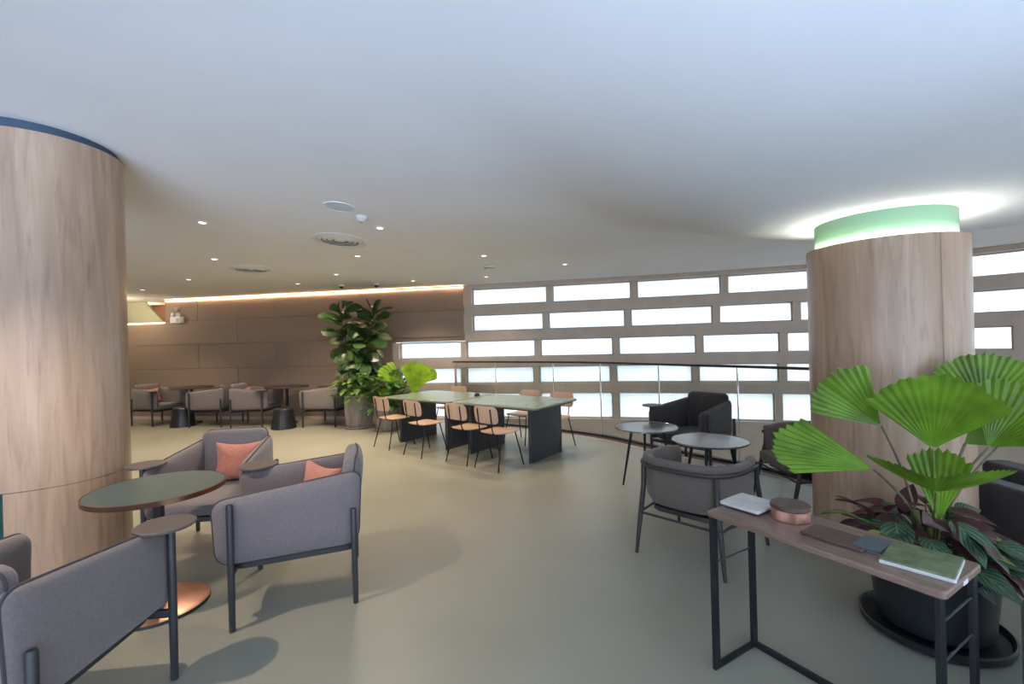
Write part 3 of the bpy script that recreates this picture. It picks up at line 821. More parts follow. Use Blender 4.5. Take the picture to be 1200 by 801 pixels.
near = [((-0.51, 5.76), (-0.21, 5.48), 'first'),
        ((-0.93, 6.09), (-0.61, 5.82), 'plywood chair beside the closest one, at the join of the green tables'),
        ((-1.61, 6.52), (-1.27, 6.27), 'plywood chair at the middle of the far green table, near side'),
        ((-2.20, 7.09), (-1.87, 6.83), 'plywood chair at the near side end closest to the concrete pots')]
for pl, pr, lb in near:
    c = from_rear(pl, pr, CF)
    if lb == 'first': pc.location = (c.x, c.y, 0); pc.rotation_euler = (0, 0, heading(*CF))
    else: dup(pc, (c.x, c.y, 0), heading(*CF), lb)
for (x, y, fx, fy, lb) in ((0.60, 6.73, -0.57, -0.82, 'plywood chair behind the right end of the green table, by the window side'),
                           (0.13, 7.16, -0.60, -0.80, 'plywood chair behind the middle of the right green table, window side'),
                           (-1.13, 8.12, -0.55, -0.83, 'plywood chair mostly hidden behind the far green table, window side')):
    dup(pc, (x, y, 0), heading(fx, fy), lb)

# ================================================================== LOW TABLES ON THE RIGHT
GL = 'low round three-legged tables'
def make_low(label):
    t = thing('coffee_table', label, 'table', (0, 0, 0), 0, GL)
    mb = MB(); mb.lathe([(0.0001, 0.586), (0.33, 0.586), (0.338, 0.590), (0.338, 0.602), (0.334, 0.604), (0.331, 0.600), (0.0001, 0.600)], 64); mb.build('tabletop', M['steel_top'], t)
    for k in range(3):
        a = R(199 + 120 * k)
        mb = MB(); mb.tube([(0.185 * math.cos(a), 0.185 * math.sin(a), 0.588), (0.31 * math.cos(a), 0.31 * math.sin(a), 0.0)], [0.016, 0.010], 10); mb.build('leg', M['black_metal'], t)
    mb = MB(); mb.disc(0.21, 0.572, 0.587, 40); mb.build('leg_plate', M['black_metal'], t)
    return t
lo = make_low('low round table with three slanted legs, in front of the backlit armchair'); lo.location = (1.45, 5.02, 0)
dup(lo, (1.83, 4.29, 0), R(40), 'low round table right behind the wooden tub chair')

# ================================================================== TUB CHAIRS
GB = 'tub chairs with black wooden frames'
def make_tub(label):
    """front is +Y; padded rim sweeps round the back and dips to the front legs"""
    t = thing('tub_chair', label, 'chair', (0, 0, 0), 0, GB)
    rx, ry = 0.33, 0.37
    def arc(a, k=1.0):     # a from -130..130 deg measured from the back (-Y)
        x = math.sin(a); y = -math.cos(a)
        e = 0.62
        return Vector((math.copysign(abs(x) ** e, x) * rx * k, math.copysign(abs(y) ** e, y) * ry * k, 0))
    n = 44; A0 = R(128)
    # upholstered shell
    vs, fs = [], []
    prof = [(0.375, 0.90, 0), (0.43, 0.98, 0), (0.52, 1.0, 0), (0.62, 1.01, 0), (0.655, 1.02, 0), (0.69, 1.045, 0), (0.712, 1.03, 0), (0.715, 0.97, 0), (0.70, 0.88, 0), (0.66, 0.845, 0), (0.56, 0.83, 0), (0.45, 0.82, 0), (0.39, 0.80, 0)]
    m = len(prof)
    for i in range(n + 1):
        a = -A0 + 2 * A0 * i / n
        dip = -0.035 * sstep((abs(a) - R(60)) / R(68))
        taper = 1.0
        for z, k, _ in prof:
            q = arc(a, k); zz = z + dip * (0.3 + 0.7 * (z - 0.375) / 0.34)
            vs.append((q.x, q.y, zz))
    for i in range(n):
        for k in range(m):
            l = (k + 1) % m; fs.append((i * m + k, (i + 1) * m + k, (i + 1) * m + l, i * m + l))
    fs.append(tuple(range(m))); fs.append(tuple(n * m + k for k in range(m - 1, -1, -1)))
    mb = MB(); mb.add(vs, fs); mb.build('shell', M['tub_fabric'], t, angle=75)
    # wooden rail under the padded rim
    pts = []
    for i in range(n + 1):
        a = -A0 + 2 * A0 * i / n
        dip = -0.035 * sstep((abs(a) - R(60)) / R(68)); q = arc(a, 1.055); pts.append((q.x, q.y, 0.652 + dip))
    mb = MB(); mb.tube(pts, 0.0155, 8); mb.build('rail', M['black_wood'], t)
    so = dense(rpoly([(-0.25, -0.28, 0.12), (0.25, -0.28, 0.12), (0.28, 0.36, 0.06), (-0.28, 0.36, 0.06)], 6), 0.07)
    mb = MB(); mb.pad(so, 0.11, lambda u, v, w: Vector((u, v, 0.40 + w)), p=6, edge=0.5); mb.build('seat_cushion', M['tub_fabric'], t, angle=80)
    mb = MB(); mb.prism(rrect(0.50, 0.60, 0.1, 5), 0.315, 0.348); mb.build('seat_frame', M['black_wood'], t, bevel=0.004)
    feet = [(-0.315, -0.375), (0.315, -0.375), (-0.345, 0.375), (0.345, 0.375)]
    tops = [arc(R(-38), 1.07), arc(R(38), 1.07), arc(R(-120), 1.05), arc(R(120), 1.05)]
    for (fx, fy), tp in zip(feet, tops):
        mb = MB(); mb.tube([(tp.x, tp.y, 0.645), (tp.x * 0.97 + fx * 0.03, tp.y * 0.97 + fy * 0.03, 0.50), ((tp.x + fx) / 2, (tp.y + fy) / 2, 0.26), (fx, fy, 0.0)], [0.017, 0.019, 0.018, 0.012], 10)
        mb.build('leg', M['black_wood'], t)
    mid = [((Vector((tp.x, tp.y)) * 0.45 + Vector(f) * 0.55)) for f, tp in zip(feet, tops)]
    mb = MB()
    for a, b in ((0, 1), (0, 2), (1, 3), (2, 3)): mb.tube([(mid[a].x, mid[a].y, 0.30), (mid[b].x, mid[b].y, 0.30)], 0.009, 8)
    mb.build('stretcher', M['black_wood'], t)
    return t
tb = make_tub('taupe tub chair seen from behind, with black wooden legs, by the console table')
tb.location = (1.365, 3.40, 0); tb.rotation_euler = (0, 0, heading(0.71, 0.70))
dup(tb, (2.74, 4.22, 0), heading(-0.99, 0.05), 'tub chair half hidden by the right column, behind the palm leaf tip')

# ================================================================== DARK SOFAS AT THE RIGHT EDGE
def make_sofa(label, x0, y0, w, d, h, group):
    t = thing('lounge_chair', label, 'armchair', (x0, y0, 0), 0, group)
    f = M['dark_fabric']
    def blk(nm, a0, a1, b0, b1, z0, z1, r):
        mb = MB(); mb.prism(rpoly([(a0, b0, r), (a1, b0, r), (a1, b1, r), (a0, b1, r)], 5), z0, z1); return mb.build(nm, f, t, bevel=0.03, seg=4)
    blk('base', 0.02, w, 0.0, d, 0.10, 0.30, 0.06)
    blk('side_arm', 0.0, 0.16, 0.0, d, 0.11, h, 0.05)
    blk('backrest', w - 0.2, w, 0.0, d, 0.31, h + 0.02, 0.05)
    blk('seat_cushion', 0.165, w - 0.205, 0.0, d, 0.305, 0.43, 0.05)
    for a, b in ((0.06, 0.06), (w - 0.06, 0.06), (0.06, d - 0.06), (w - 0.06, d - 0.06)):
        mb = MB(); mb.lathe([(0.0001, 0), (0.02, 0), (0.025, 0.105), (0.0001, 0.105)], 12, (a, b, 0)); mb.build('foot', M['black_metal'], t)
    return t
make_sofa('dark lounge chair behind the black planter, just right of the column', 3.20, 2.75, 0.62, 0.82, 0.535, 'dark lounge chairs')
make_sofa('dark lounge chair corner in front of the planter, cut off by the frame edge', 1.89, 0.95, 0.9, 0.80, 0.55, 'dark lounge chairs')

# ================================================================== CONSOLE TABLE AND WHAT LIES ON IT
uc = Vector((0.51, -0.86)).normalized()
rzc = math.atan2(uc.y, uc.x)
cc = Vector((1.266, 1.888)); LC, DC, HC = 0.86, 0.345, 0.745
cs = thing('console_table', 'narrow walnut console table on a black metal frame, in front of the planter', 'table', (cc.x, cc.y, 0), rzc)
mb = MB(); mb.prism(rpoly([(-LC / 2, -DC / 2, 0.02), (LC / 2, -DC / 2, 0.02), (LC / 2, DC / 2, 0.02), (-LC / 2, DC / 2, 0.02)], 3), HC - 0.026, HC); mb.build('tabletop', M['walnut'], cs, bevel=0.006)
for sx in (-1, 1):
    x = sx * (LC / 2 - 0.022)
    for y in (-DC / 2 + 0.022, DC / 2 - 0.022):
        mb = MB(); mb.box(x - 0.009, x + 0.009, y - 0.019, y + 0.019, 0, HC - 0.026); mb.build('leg', M['black_metal'], cs, smooth=False, bevel=0.002)
    mb = MB(); mb.box(x - 0.009, x + 0.009, -DC / 2 + 0.03, DC / 2 - 0.03, 0.0, 0.025); mb.build('floor_bar', M['black_metal'], cs, smooth=False, bevel=0.002)
    for z in (0.50, 0.63):
        mb = MB(); mb.tube([(x, -DC / 2 + 0.03, z), (x, DC / 2 - 0.03, z)], 0.004, 8); mb.build('side_rod', M['graphite'], cs)
mb = MB(); mb.box(-LC / 2 + 0.022, LC / 2 - 0.022, DC / 2 - 0.034, DC / 2 - 0.010, 0.0, 0.025); mb.build('floor_bar', M['black_metal'], cs, smooth=False, bevel=0.002)
mb = MB(); mb.box(LC / 2, LC / 2 + 0.002, -0.02, 0.02, HC - 0.02, HC - 0.006); mb.build('edge_label', M['white_plastic'], cs, smooth=False)
def lay(name, label, cat, px, py, w, d, h, material, dr=0.0, bev=0.003, z=HC, tilt=0.0):
    p = at(px, py, z + h)
    t = thing(name, label, cat, (p.x, p.y, z), rzc + dr)
    if tilt: t.rotation_euler = (tilt, 0, rzc + dr)
    return t
t = lay('stone_tile', 'rough white stone tile lying at the tub chair end of the console', 'tile', 878, 587, 0, 0, 0.026, None, R(3))
mb = MB(); mb.prism(dense(rrect(0.19, 0.20, 0.012, 3), 0.03), 0.010, 0.024); mb.build('slab', M['white_tile'], t, bevel=0.003)
mb = MB(); mb.box(-0.06, 0.075, -0.05, 0.05, 0.0, 0.010); mb.build('backing', M['anthracite'], t, smooth=False)
p = at(926, 598, HC + 0.035)
t = thing('round_box', 'round fluted copper box with a dark wooden lid on the console', 'box', (p.x, p.y, HC), 0)
mb = MB()
for i in range(2):
    pass
nfl = 72; prof = [(0.0, 0.072), (0.0035, 0.074), (0.046, 0.074), (0.048, 0.072)]
vs, fs = [], []
for z, r in prof:
    for i in range(nfl * 2): a = PI * i / nfl; rr = r + (0.0018 if i % 2 else 0); vs.append((rr * math.cos(a), rr * math.sin(a), z))
for k in range(3):
    for i in range(nfl * 2): j = (i + 1) % (nfl * 2); fs.append((k * nfl * 2 + i, k * nfl * 2 + j, (k + 1) * nfl * 2 + j, (k + 1) * nfl * 2 + i))
fs.append(tuple(range(nfl * 2 - 1, -1, -1))); fs.append(tuple(3 * nfl * 2 + i for i in range(nfl * 2)))
mb.add(vs, fs); mb.build('fluted_body', M['copper'], t, smooth=False)
mb = MB(); mb.disc(0.080, 0.048, 0.068, 56, ch=0.004); mb.build('lid', M['leather'], t)
t = lay('leather_board', 'long dark brown leather board lying on the console beside the copper box', 'board', 981, 627.5, 0, 0, 0.012, None, R(2))
mb = MB(); mb.prism(rrect(0.22, 0.135, 0.006, 3), 0.0, 0.012); o = mb.build('board', M['leather'], t, bevel=0.003)
mb = MB(); mb.tube([(a, b, 0.0122) for a, b in rrect(0.207, 0.122, 0.005, 3)], 0.0007, 5, closed=True); mb.build('stitching', M['piping'], t)
t = lay('slate_tile', 'small slate blue tile between the leather board and the green marble tile', 'tile', 1022.5, 635.5, 0, 0, 0.016, None, R(4))
mb = MB(); mb.box(-0.045, 0.045, -0.066, 0.066, 0.004, 0.016); mb.build('glazed_face', M['blue_tile'], t, smooth=False, bevel=0.002)
mb = MB(); mb.box(-0.043, 0.043, -0.06, 0.06, 0.0, 0.005); mb.build('backing', M['pale_edge'], t, smooth=False)
t = lay('marble_tile', 'green marble tile with a pale edge at the front end of the console', 'tile', 1080, 652.5, 0, 0, 0.02, None, R(9))
mb = MB(); mb.box(-0.10, 0.10, -0.105, 0.105, 0.0, 0.012); mb.build('pale_body', M['pale_edge'], t, smooth=False, bevel=0.002)
mb = MB(); mb.box(-0.098, 0.098, -0.103, 0.103, 0.0122, 0.019); mb.build('marble_face', M['marble'], t, smooth=False, bevel=0.002)

# ================================================================== PLANTS
def leaf(mb, base, d, up, L, Wd, shape='ovate', droop=0.3, fold=0.15, lobes=0, n=7):
    d = Vector(d).normalized(); up = Vector(up); s = d.cross(up)
    if s.length < 1e-4: s = d.orthogonal()
    s.normalize(); nrm = s.cross(d).normalized()
    vs, uv, fs = [], [], []
    for i in range(n + 1):
        t = i / n
        if shape == 'ovate': w = math.sin(PI * t ** 0.75) ** 0.8 if 0 < t < 1 else 0.02
        elif shape == 'fig': w = (math.sin(PI * min(1, t) ** 1.5) ** 0.6 if 0 < t < 1 else 0.05) * (0.86 + 0.14 * math.cos(7 * t))
        else: w = math.sin(PI * t) if 0 < t < 1 else 0.02
        if lobes: w *= 0.62 + 0.38 * (1 if i % 2 else 0)
        w *= Wd / 2
        c = Vector(base) + d * L * t - nrm * (droop * L * t * t)
        for k in (-1, -0.5, 0, 0.5, 1):
            vs.append(c + s * w * k + nrm * (fold * w * abs(k) + 0.03 * Wd * math.sin(6 * t + k)))
            uv.append((0.5 + 0.5 * k, t))
    for i in range(n):
        for k in range(4):
            a = i * 5 + k; fs.append((a, a + 1, a + 6, a + 5))
    mb.add(vs, fs, uv)
def fan(mb, hub, d, n, Rr, span, pleats=26, cup=0.25, vfold=0.0, droop=0.0, rings=7, tooth=0.05, seed=0, radial=1.0):
    """a pleated, toothed fan blade; hub, main direction d, upper-side normal n"""
    rnd = random.Random(seed)
    d = Vector(d).normalized(); n = Vector(n); n = (n - d * n.dot(d)).normalized(); s = d.cross(n).normalized()
    vs, uv, fs = [], [], []
    cols = pleats * 2 + 1
    for i in range(cols):
        f = i / (cols - 1); a = (f - 0.5) * span
        pl = 1 if i % 2 else -1
        rl_ = Rr * (1 - 0.10 * (2 * f - 1) ** 2) * (1 + (tooth if i % 2 else -tooth * 0.6)) * (1 + 0.03 * rnd.uniform(-1, 1))
        for k in range(rings + 1):
            t = 0.04 + 0.96 * k / rings
            r = rl_ * t
            w = pl * 0.0115 * Rr * t + 0.02 * Rr * t * t * math.sin(5.0 * f + seed * 1.7)
            lift = cup * Rr * t * t * (0.4 + 0.6 * abs(math.sin(a))) + vfold * r * abs(math.sin(a)) - droop * Rr * t * t * max(0.0, math.cos(a))
            p = Vector(hub) + (d * math.cos(a) + s * math.sin(a)) * r * radial + n * (w + lift)
            vs.append(p); uv.append((0.1 + 0.3 * (i % 2), t))
    for i in range(cols - 1):
        for k in range(rings):
            a0 = i * (rings + 1) + k; b0 = a0 + rings + 1
            fs.append((a0, a0 + 1, b0 + 1, b0))
    mb.add(vs, fs, uv)
def petiole(mb, a, b, bend, r0=0.008, r1=0.004, n=8):
    a, b, bend = Vector(a), Vector(b), Vector(bend)
    mb.tube([a.lerp(b, t / n) + bend * math.sin(PI * t / n) for t in range(n + 1)], [r0 + (r1 - r0) * t / n for t in range(n + 1)], 7)

# ---- big fan palm in the black planter
PB = Vector((2.17, 2.40, 0.0))
pp = thing('potted_palm', 'large bright green fan palm in a black round planter before the right column', 'potted plant', PB)
mb = MB(); mb.lathe([(0.0001, 0.03), (0.20, 0.03), (0.235, 0.06), (0.262, 0.34), (0.268, 0.40), (0.262, 0.41), (0.245, 0.40), (0.24, 0.36), (0.0001, 0.36)], 64); mb.build('planter', M['black_pot'], pp)
mb = MB(); mb.lathe([(0.0001, 0.0), (0.275, 0.0), (0.305, 0.02), (0.31, 0.05), (0.30, 0.055), (0.285, 0.025), (0.0001, 0.018)], 64); mb.build('saucer', M['black_pot'], pp)
mb = MB(); mb.lathe([(0.24, 0.372), (0.12, 0.385), (0.0001, 0.39)], 32); mb.build('soil', M['soil'], pp)
def cam_axes(p):
    fwd = Vector((p.x, p.y, 0)).normalized(); right = Vector((fwd.y, -fwd.x, 0)); return right, fwd, Vector((0, 0, 1))
root0 = Vector((0, 0, 0.37))
fans = [  # hub px, py, depth, direction(right, fwd, up), normal(right, fwd, up), R, span deg, cup, vfold, droop
    (1093, 526, 2.26, (0.03, -0.25, 1.0), (0.0, -1.0, -0.15), 0.39, 92, 0.10, 0.14, -0.02),     # big front blade
    (1033, 499, 2.42, (-0.68, 0.05, 0.62), (0.15, -0.85, 0.3), 0.345, 74, 0.12, 0.30, 0.05),   # upper left blade
    (1024, 550, 2.22, (-1.0, -0.12, 0.27), (0.12, -0.42, 0.9), 0.43, 72, 0.08, 0.12, 0.10),     # low left blade
    (1152, 478, 2.62, (0.25, 0.15, 0.9), (0.0, -1.0, 0.2), 0.31, 130, 0.10, 0.10, 0.0),         # back blade
    (1158, 524, 2.36, (0.55, 0.0, 0.85), (-0.5, -0.9, 0.25), 0.36, 96, 0.12, 0.15, 0.02),      # right blade
    (1097, 576, 2.18, (-0.05, -0.78, 0.34), (0.0, 0.4, 0.9), 0.285, 176, 0.20, 0.26, 0.02),     # low wide blade seen from its underside
    (1100, 612, 2.33, (0.02, 0.05, 1.0), (0.0, -1.0, 0.1), 0.37, 44, 0.05, 0.15, 0.0),          # young upright blade
    (1188, 505, 2.80, (0.5, 0.5, 0.75), (-0.3, -0.8, 0.5), 0.36, 110, 0.10, 0.10, 0.0),
    (1130, 520, 2.50, (0.75, 0.2, 0.55), (-0.3, -0.8, 0.4), 0.34, 80, 0.10, 0.12, 0.0),
]
for k, (px, py, dep, d, n, rad, span, cup, vf, dr) in enumerate(fans):
    h = atd(px, py, dep); rt, fw, up = cam_axes(h)
    dv = rt * d[0] + fw * d[1] + up * d[2]; nv = rt * n[0] + fw * n[1] + up * n[2]
    mb = MB(); fan(mb, h - PB, dv, nv, rad, R(span), pleats=max(9, int(span / 6)), cup=cup, vfold=vf, droop=dr, seed=k, tooth=0.03)
    lf_ = mb.build('leaf', M['palm'], pp, angle=20)
    mb = MB(); st_ = root0 + Vector((0.03 * math.cos(k * 2.2), 0.03 * math.sin(k * 2.2), 0)); hb = h - PB
    petiole(mb, st_, hb, Vector((-(hb.x) * 0.12, -hb.y * 0.12, 0.03)), 0.0085, 0.0045); mb.build('petiole', M['petiole'] if k in (0, 5, 6) else M['petiole_dark'], lf_)
mb = MB()
for k in range(9):
    a = k * 2.4; petiole(mb, (0.03 * math.cos(a), 0.03 * math.sin(a), 0.36), (0.055 * math.cos(a) - 0.02, 0.055 * math.sin(a), 0.60 + 0.03 * (k % 3)), (0, 0, 0), 0.016, 0.010)
mb.build('stem', M['petiole'], pp)
# undergrowth in the same planter
rnd = random.Random(11)
def under(name, material, specs, parent):
    mb = MB()
    for (px, py, dep, dr_, df, du, L, Wd, droop) in specs:
        h = atd(px, py, dep); rt, fw, up = cam_axes(h)
        leaf(mb, h - PB, rt * dr_ + fw * df + up * du, (0, 0, 1) if abs(du) < 0.9 else (0, -1, 0.2), L, Wd, 'ovate', droop, 0.2, 0, 9)
        petiole(mb, (rnd.uniform(-0.1, 0.1), rnd.uniform(-0.12, 0.08), 0.375), h - PB, (0, 0, 0.02), 0.004, 0.003, 5)
    return mb.build(name, material, parent, angle=60)
under('striped_foliage', M['calathea'], [(1050, 612, 2.25, 0.05, -0.8, -0.35, 0.17, 0.13, 0.3), (1115, 610, 2.24, 0.5, -0.5, -0.25, 0.20, 0.13, 0.5), (1125, 618, 2.22, 0.75, -0.3, -0.3, 0.22, 0.10, 0.4), (1085, 630, 2.18, 0.3, -0.8, 0.0, 0.16, 0.10, 0.4),
       (1000, 604, 2.35, -0.7, -0.3, 0.3, 0.14, 0.07, 0.4), (1065, 625, 2.2, -0.6, -0.6, 0.1, 0.14, 0.09, 0.3), (1100, 640, 2.15, 0.1, -0.9, 0.1, 0.13, 0.08, 0.4)], pp)
under('lime_foliage', M['lime_leaf'], [(1005, 606, 2.32, -0.9, -0.2, 0.35, 0.15, 0.055, 0.3), (1130, 622, 2.3, 0.9, -0.1, 0.25, 0.16, 0.06, 0.5), (1138, 642, 2.2, 0.9, -0.3, 0.12, 0.15, 0.07, 0.3), (1030, 622, 2.2, -0.5, -0.7, -0.1, 0.10, 0.05, 0.3), (1090, 645, 2.12, 0.9, -0.5, -0.1, 0.12, 0.05, 0.4)], pp)
under('burgundy_foliage', M['burgundy'], [(1022, 606, 2.4, -0.3, -0.2, 0.6, 0.19, 0.10, 0.5), (1040, 600, 2.42, 0.25, -0.2, 0.5, 0.19, 0.11, 0.6), (1005, 592, 2.42, -0.8, -0.2, 0.35, 0.10, 0.08, 0.2), (1030, 620, 2.28, -0.6, -0.6, 0.0, 0.17, 0.11, 0.4), (1105, 600, 2.4, 0.6, -0.2, 0.35, 0.18, 0.12, 0.6), (1115, 625, 2.28, 0.4, -0.7, -0.1, 0.16, 0.10, 0.4),
       (1150, 645, 2.3, 0.95, -0.1, 0.2, 0.19, 0.09, 0.7), (1145, 655, 2.2, 0.8, -0.4, -0.1, 0.18, 0.09, 0.5), (1070, 635, 2.2, 0.0, -0.9, -0.1, 0.14, 0.10, 0.4), (1060, 600, 2.45, 0.1, 0.2, 0.8, 0.16, 0.10, 0.3), (1010, 612, 2.3, -0.5, -0.5, 0.1, 0.15, 0.08, 0.4)], pp)

rnd = random.Random(31)
mb = MB(); mb2 = MB()
for k in range(64):
    ang = rnd.uniform(0, 2 * PI); rr = rnd.uniform(0.05, 0.24); q = Vector((math.cos(ang) * rr, math.sin(ang) * rr, rnd.uniform(0.42, 0.62)))
    d = Vector((math.cos(ang), math.sin(ang), rnd.uniform(-0.1, 0.7))); L = rnd.uniform(0.14, 0.21)
    tgt = mb if k % 5 < 3 else mb2
    leaf(tgt, q, d, (rnd.uniform(-0.4, 0.4), rnd.uniform(-0.9, 0.1), 0.8), L, L * 0.6, 'ovate', rnd.uniform(0.3, 0.8), 0.2, 0, 8)
    petiole(tgt, (q.x * 0.4, q.y * 0.4, 0.375), q, (0, 0, 0.01), 0.0035, 0.0025, 4)
mb.build('burgundy_foliage', M['burgundy'], pp, angle=60); mb2.build('striped_foliage', M['calathea'], pp, angle=60)

# ---- concrete pots by the brown wall
def concrete_pot(t, r, h):
    mb = MB(); mb.lathe([(0.0001, 0.04), (r * 0.86, 0.04), (r * 0.92, 0.06), (r * 0.99, h * 0.5), (r, h - 0.01), (r - 0.012, h), (r - 0.035, h - 0.01), (r - 0.04, h - 0.06), (0.0001, h - 0.06)], 48); mb.build('pot', M['concrete'], t)
    mb = MB(); mb.lathe([(0.0001, 0.0), (r * 0.98, 0.0), (r * 1.08, 0.03), (r * 1.08, 0.045), (r * 1.0, 0.03), (0.0001, 0.03)], 48); mb.build('saucer', M['concrete'], t)
    mb = MB(); mb.lathe([(r - 0.036, h - 0.055), (0.0001, h - 0.03)], 32); mb.build('soil', M['soil'], t)
P1 = Vector((-3.0, 8.86, 0))
f1 = thing('potted_fig', 'tall fiddle-leaf fig in a concrete pot against the brown wall', 'potted plant', P1)
concrete_pot(f1, 0.27, 0.64)
tr = MB(); fo = MB(); rnd = random.Random(5)
stems = [((-0.06, 0.05), (-0.30, 0.05, 2.28)), ((0.08, 0.06), (0.28, 0.10, 2.22)), ((0.0, 0.1), (0.02, 0.16, 1.75))]
for (sx, sy), tip in stems:
    a = Vector((sx, sy, 0.60)); b = Vector(tip); nseg = 10
    pts = [a.lerp(b, k / nseg) + Vector((0.05 * math.sin(k * 0.7 + sx * 9), 0.03 * math.cos(k), 0)) for k in range(nseg + 1)]
    tr.tube(pts, [0.022 - 0.0015 * k for k in range(nseg + 1)], 8)
    for k in range(44):
        f = 0.34 + 0.66 * (k / 43); q = a.lerp(b, f) + Vector((0.05 * math.sin(f * 7 + sx * 9), 0, 0))
        ang = k * 2.4 + sx * 20; el = 0.05 + 0.75 * max(0, f - 0.6) / 0.4 - 0.35 * (f < 0.6)
        d = Vector((math.cos(ang), math.sin(ang) * 0.8, el + rnd.uniform(-0.2, 0.2)))
        L = rnd.uniform(0.28, 0.42) * (1.05 - 0.1 * (f < 0.5))
        leaf(fo, q + d.normalized() * 0.03, d, (rnd.uniform(-0.7, 0.7), rnd.uniform(-1.0, 0.1), 0.55), L, L * 0.64, 'fig', rnd.uniform(0.15, 0.5), 0.12, 0, 7)
tr.build('trunk', M['trunk'], f1); fo.build('foliage', M['fig'], f1, angle=60)
un = MB(); rnd = random.Random(8)
for k in range(190):
    ang = rnd.uniform(0, 2 * PI); rr = rnd.uniform(0.02, 0.46); z = rnd.uniform(0.62, 1.22) - rr * 0.6
    d = Vector((math.cos(ang), math.sin(ang), rnd.uniform(-0.3, 0.6)))
    L = rnd.uniform(0.14, 0.24); q = Vector((math.cos(ang) * rr, math.sin(ang) * rr * 0.8, max(0.60, z)))
    leaf(un, q, d, (0, 0, 1), L, L * 0.7, 'ovate', rnd.uniform(0.2, 0.6), 0.15, 1, 9)
    if k % 3 == 0: petiole(un, (q.x * 0.25, q.y * 0.25, 0.58), q, (0, 0, 0.03), 0.004, 0.003, 4)
un.build('underplanting', M['philo'], f1, angle=60)
P2 = Vector((-2.36, 8.52, 0))
f2 = thing('potted_palm', 'lime green fan palm in a concrete pot at the head of the far green table', 'potted plant', P2)
concrete_pot(f2, 0.24, 0.42)
fans2 = [(484, 462, 8.30, (0.22, -0.2, 1.0), (-0.1, -1.0, 0.2), 0.60, 66, 0.10, 0.2, 0.0),
         (477, 452, 8.50, (-0.95, 0.0, 0.72), (0.1, -0.85, 0.55), 0.58, 52, 0.10, 0.22, 0.10),
         (487, 452, 8.45, (0.75, -0.1, 0.62), (-0.1, -0.8, 0.6), 0.46, 52, 0.10, 0.2, 0.12),
         (470, 466, 8.45, (-0.9, -0.2, 0.35), (0, -0.6, 0.8), 0.40, 60, 0.10, 0.15, 0.2),
         (466, 474, 8.6, (-0.6, 0.3, 0.9), (0, -0.7, 0.7), 0.42, 60, 0.10, 0.15, 0.1)]
for k, (px, py, dep, d, n, rad, span, cup, vf, dr) in enumerate(fans2):
    h = atd(px, py, dep); rt, fw, up = cam_axes(h)
    mb = MB(); fan(mb, h - P2, rt * d[0] + fw * d[1] + up * d[2], rt * n[0] + fw * n[1] + up * n[2], rad, R(span), pleats=int(span / 7), cup=cup, vfold=vf, droop=dr, seed=20 + k, tooth=0.03, rings=5)
    lf_ = mb.build('leaf', M['palm_far'], f2, angle=20)
    mb = MB(); petiole(mb, (0.02 * k - 0.04, 0, 0.38), h - P2, (0.02, 0, 0.02), 0.012, 0.007); mb.build('petiole', M['petiole'], lf_)
un = MB(); rnd = random.Random(21)
for k in range(170):
    ang = rnd.uniform(0, 2 * PI); rr = rnd.uniform(0.02, 0.46); z = rnd.uniform(0.5, 1.12) - rr * 0.5
    d = Vector((math.cos(ang), math.sin(ang), rnd.uniform(-0.2, 0.8)))
    L = rnd.uniform(0.16, 0.26); q = Vector((math.cos(ang) * rr + 0.06, math.sin(ang) * rr * 0.8, max(0.42, z)))
    leaf(un, q, d, (0, 0, 1), L, L * 0.5, 'ovate', rnd.uniform(0.1, 0.5), 0.15, 0, 7)
    if k % 3 == 0: petiole(un, (q.x * 0.25, q.y * 0.25, 0.40), q, (0, 0, 0.03), 0.004, 0.003, 4)
un.build('underplanting', M['fern'], f2, angle=60)

# ================================================================== CEILING FITTINGS
def slope_rot(o, p):
    e = 0.05
    n = Vector((-(ceil_z(p.x + e, p.y) - ceil_z(p.x - e, p.y)) / (2 * e), -(ceil_z(p.x, p.y + e) - ceil_z(p.x, p.y - e)) / (2 * e), 1)).normalized()
    o.rotation_mode = 'XYZ'; o.rotation_euler = Vector((0, 0, 1)).rotation_difference(n).to_euler()
GD = 'small recessed downlights'
def make_down(label):
    t = thing('downlight', label, 'downlight', (0, 0, 0), 0, GD)
    mb = MB(); mb.lathe([(0.036, -0.002), (0.036, -0.010), (0.052, -0.010), (0.056, -0.004), (0.056, 0.004)], 28); mb.build('trim_ring', M['white_plastic'], t)
    mb = MB(); mb.lathe([(0.0001, -0.003), (0.036, -0.003)], 28); mb.build('lens', M['lamp_lens'], t)
    return t
dls = [(237, 260, 'recessed downlight nearest the left column, above the green round table', 1.0),
       (445, 266.5, 'bright recessed downlight just right of the dome sensor', 1.0),
       (251, 303, 'recessed downlight above the smaller air diffuser', 1.0),
       (419, 299.5, 'recessed downlight just right of and behind the big air diffuser', 1.0),
       (221, 327, 'recessed downlight left of the smaller air diffuser', 1.0),
       (394, 321, 'recessed downlight just above the first wall camera', 0.6),
       (349, 332, 'recessed downlight left of both wall cameras, close to the light strip', 1.0),
       (484, 328.5, 'recessed downlight right of both wall cameras, close to the light strip', 1.0),
       (567, 299, 'recessed downlight above the round smoke detector', 1.0),
       (570, 324, 'recessed downlight below the round smoke detector', 0.6),
       (662, 309, 'recessed downlight closest to the window wall', 1.0),
       (167, 339, 'recessed downlight above the slanting yellow panel', 0.6)]
first = None
spots = []
for px, py, lb, k in dls:
    p = on_ceiling(px, py)
    if first is None: first = make_down(lb); o = first
    else: o = dup(first, (0, 0, 0), 0, lb)
    o.location = p; slope_rot(o, p); spots.append((p, k))
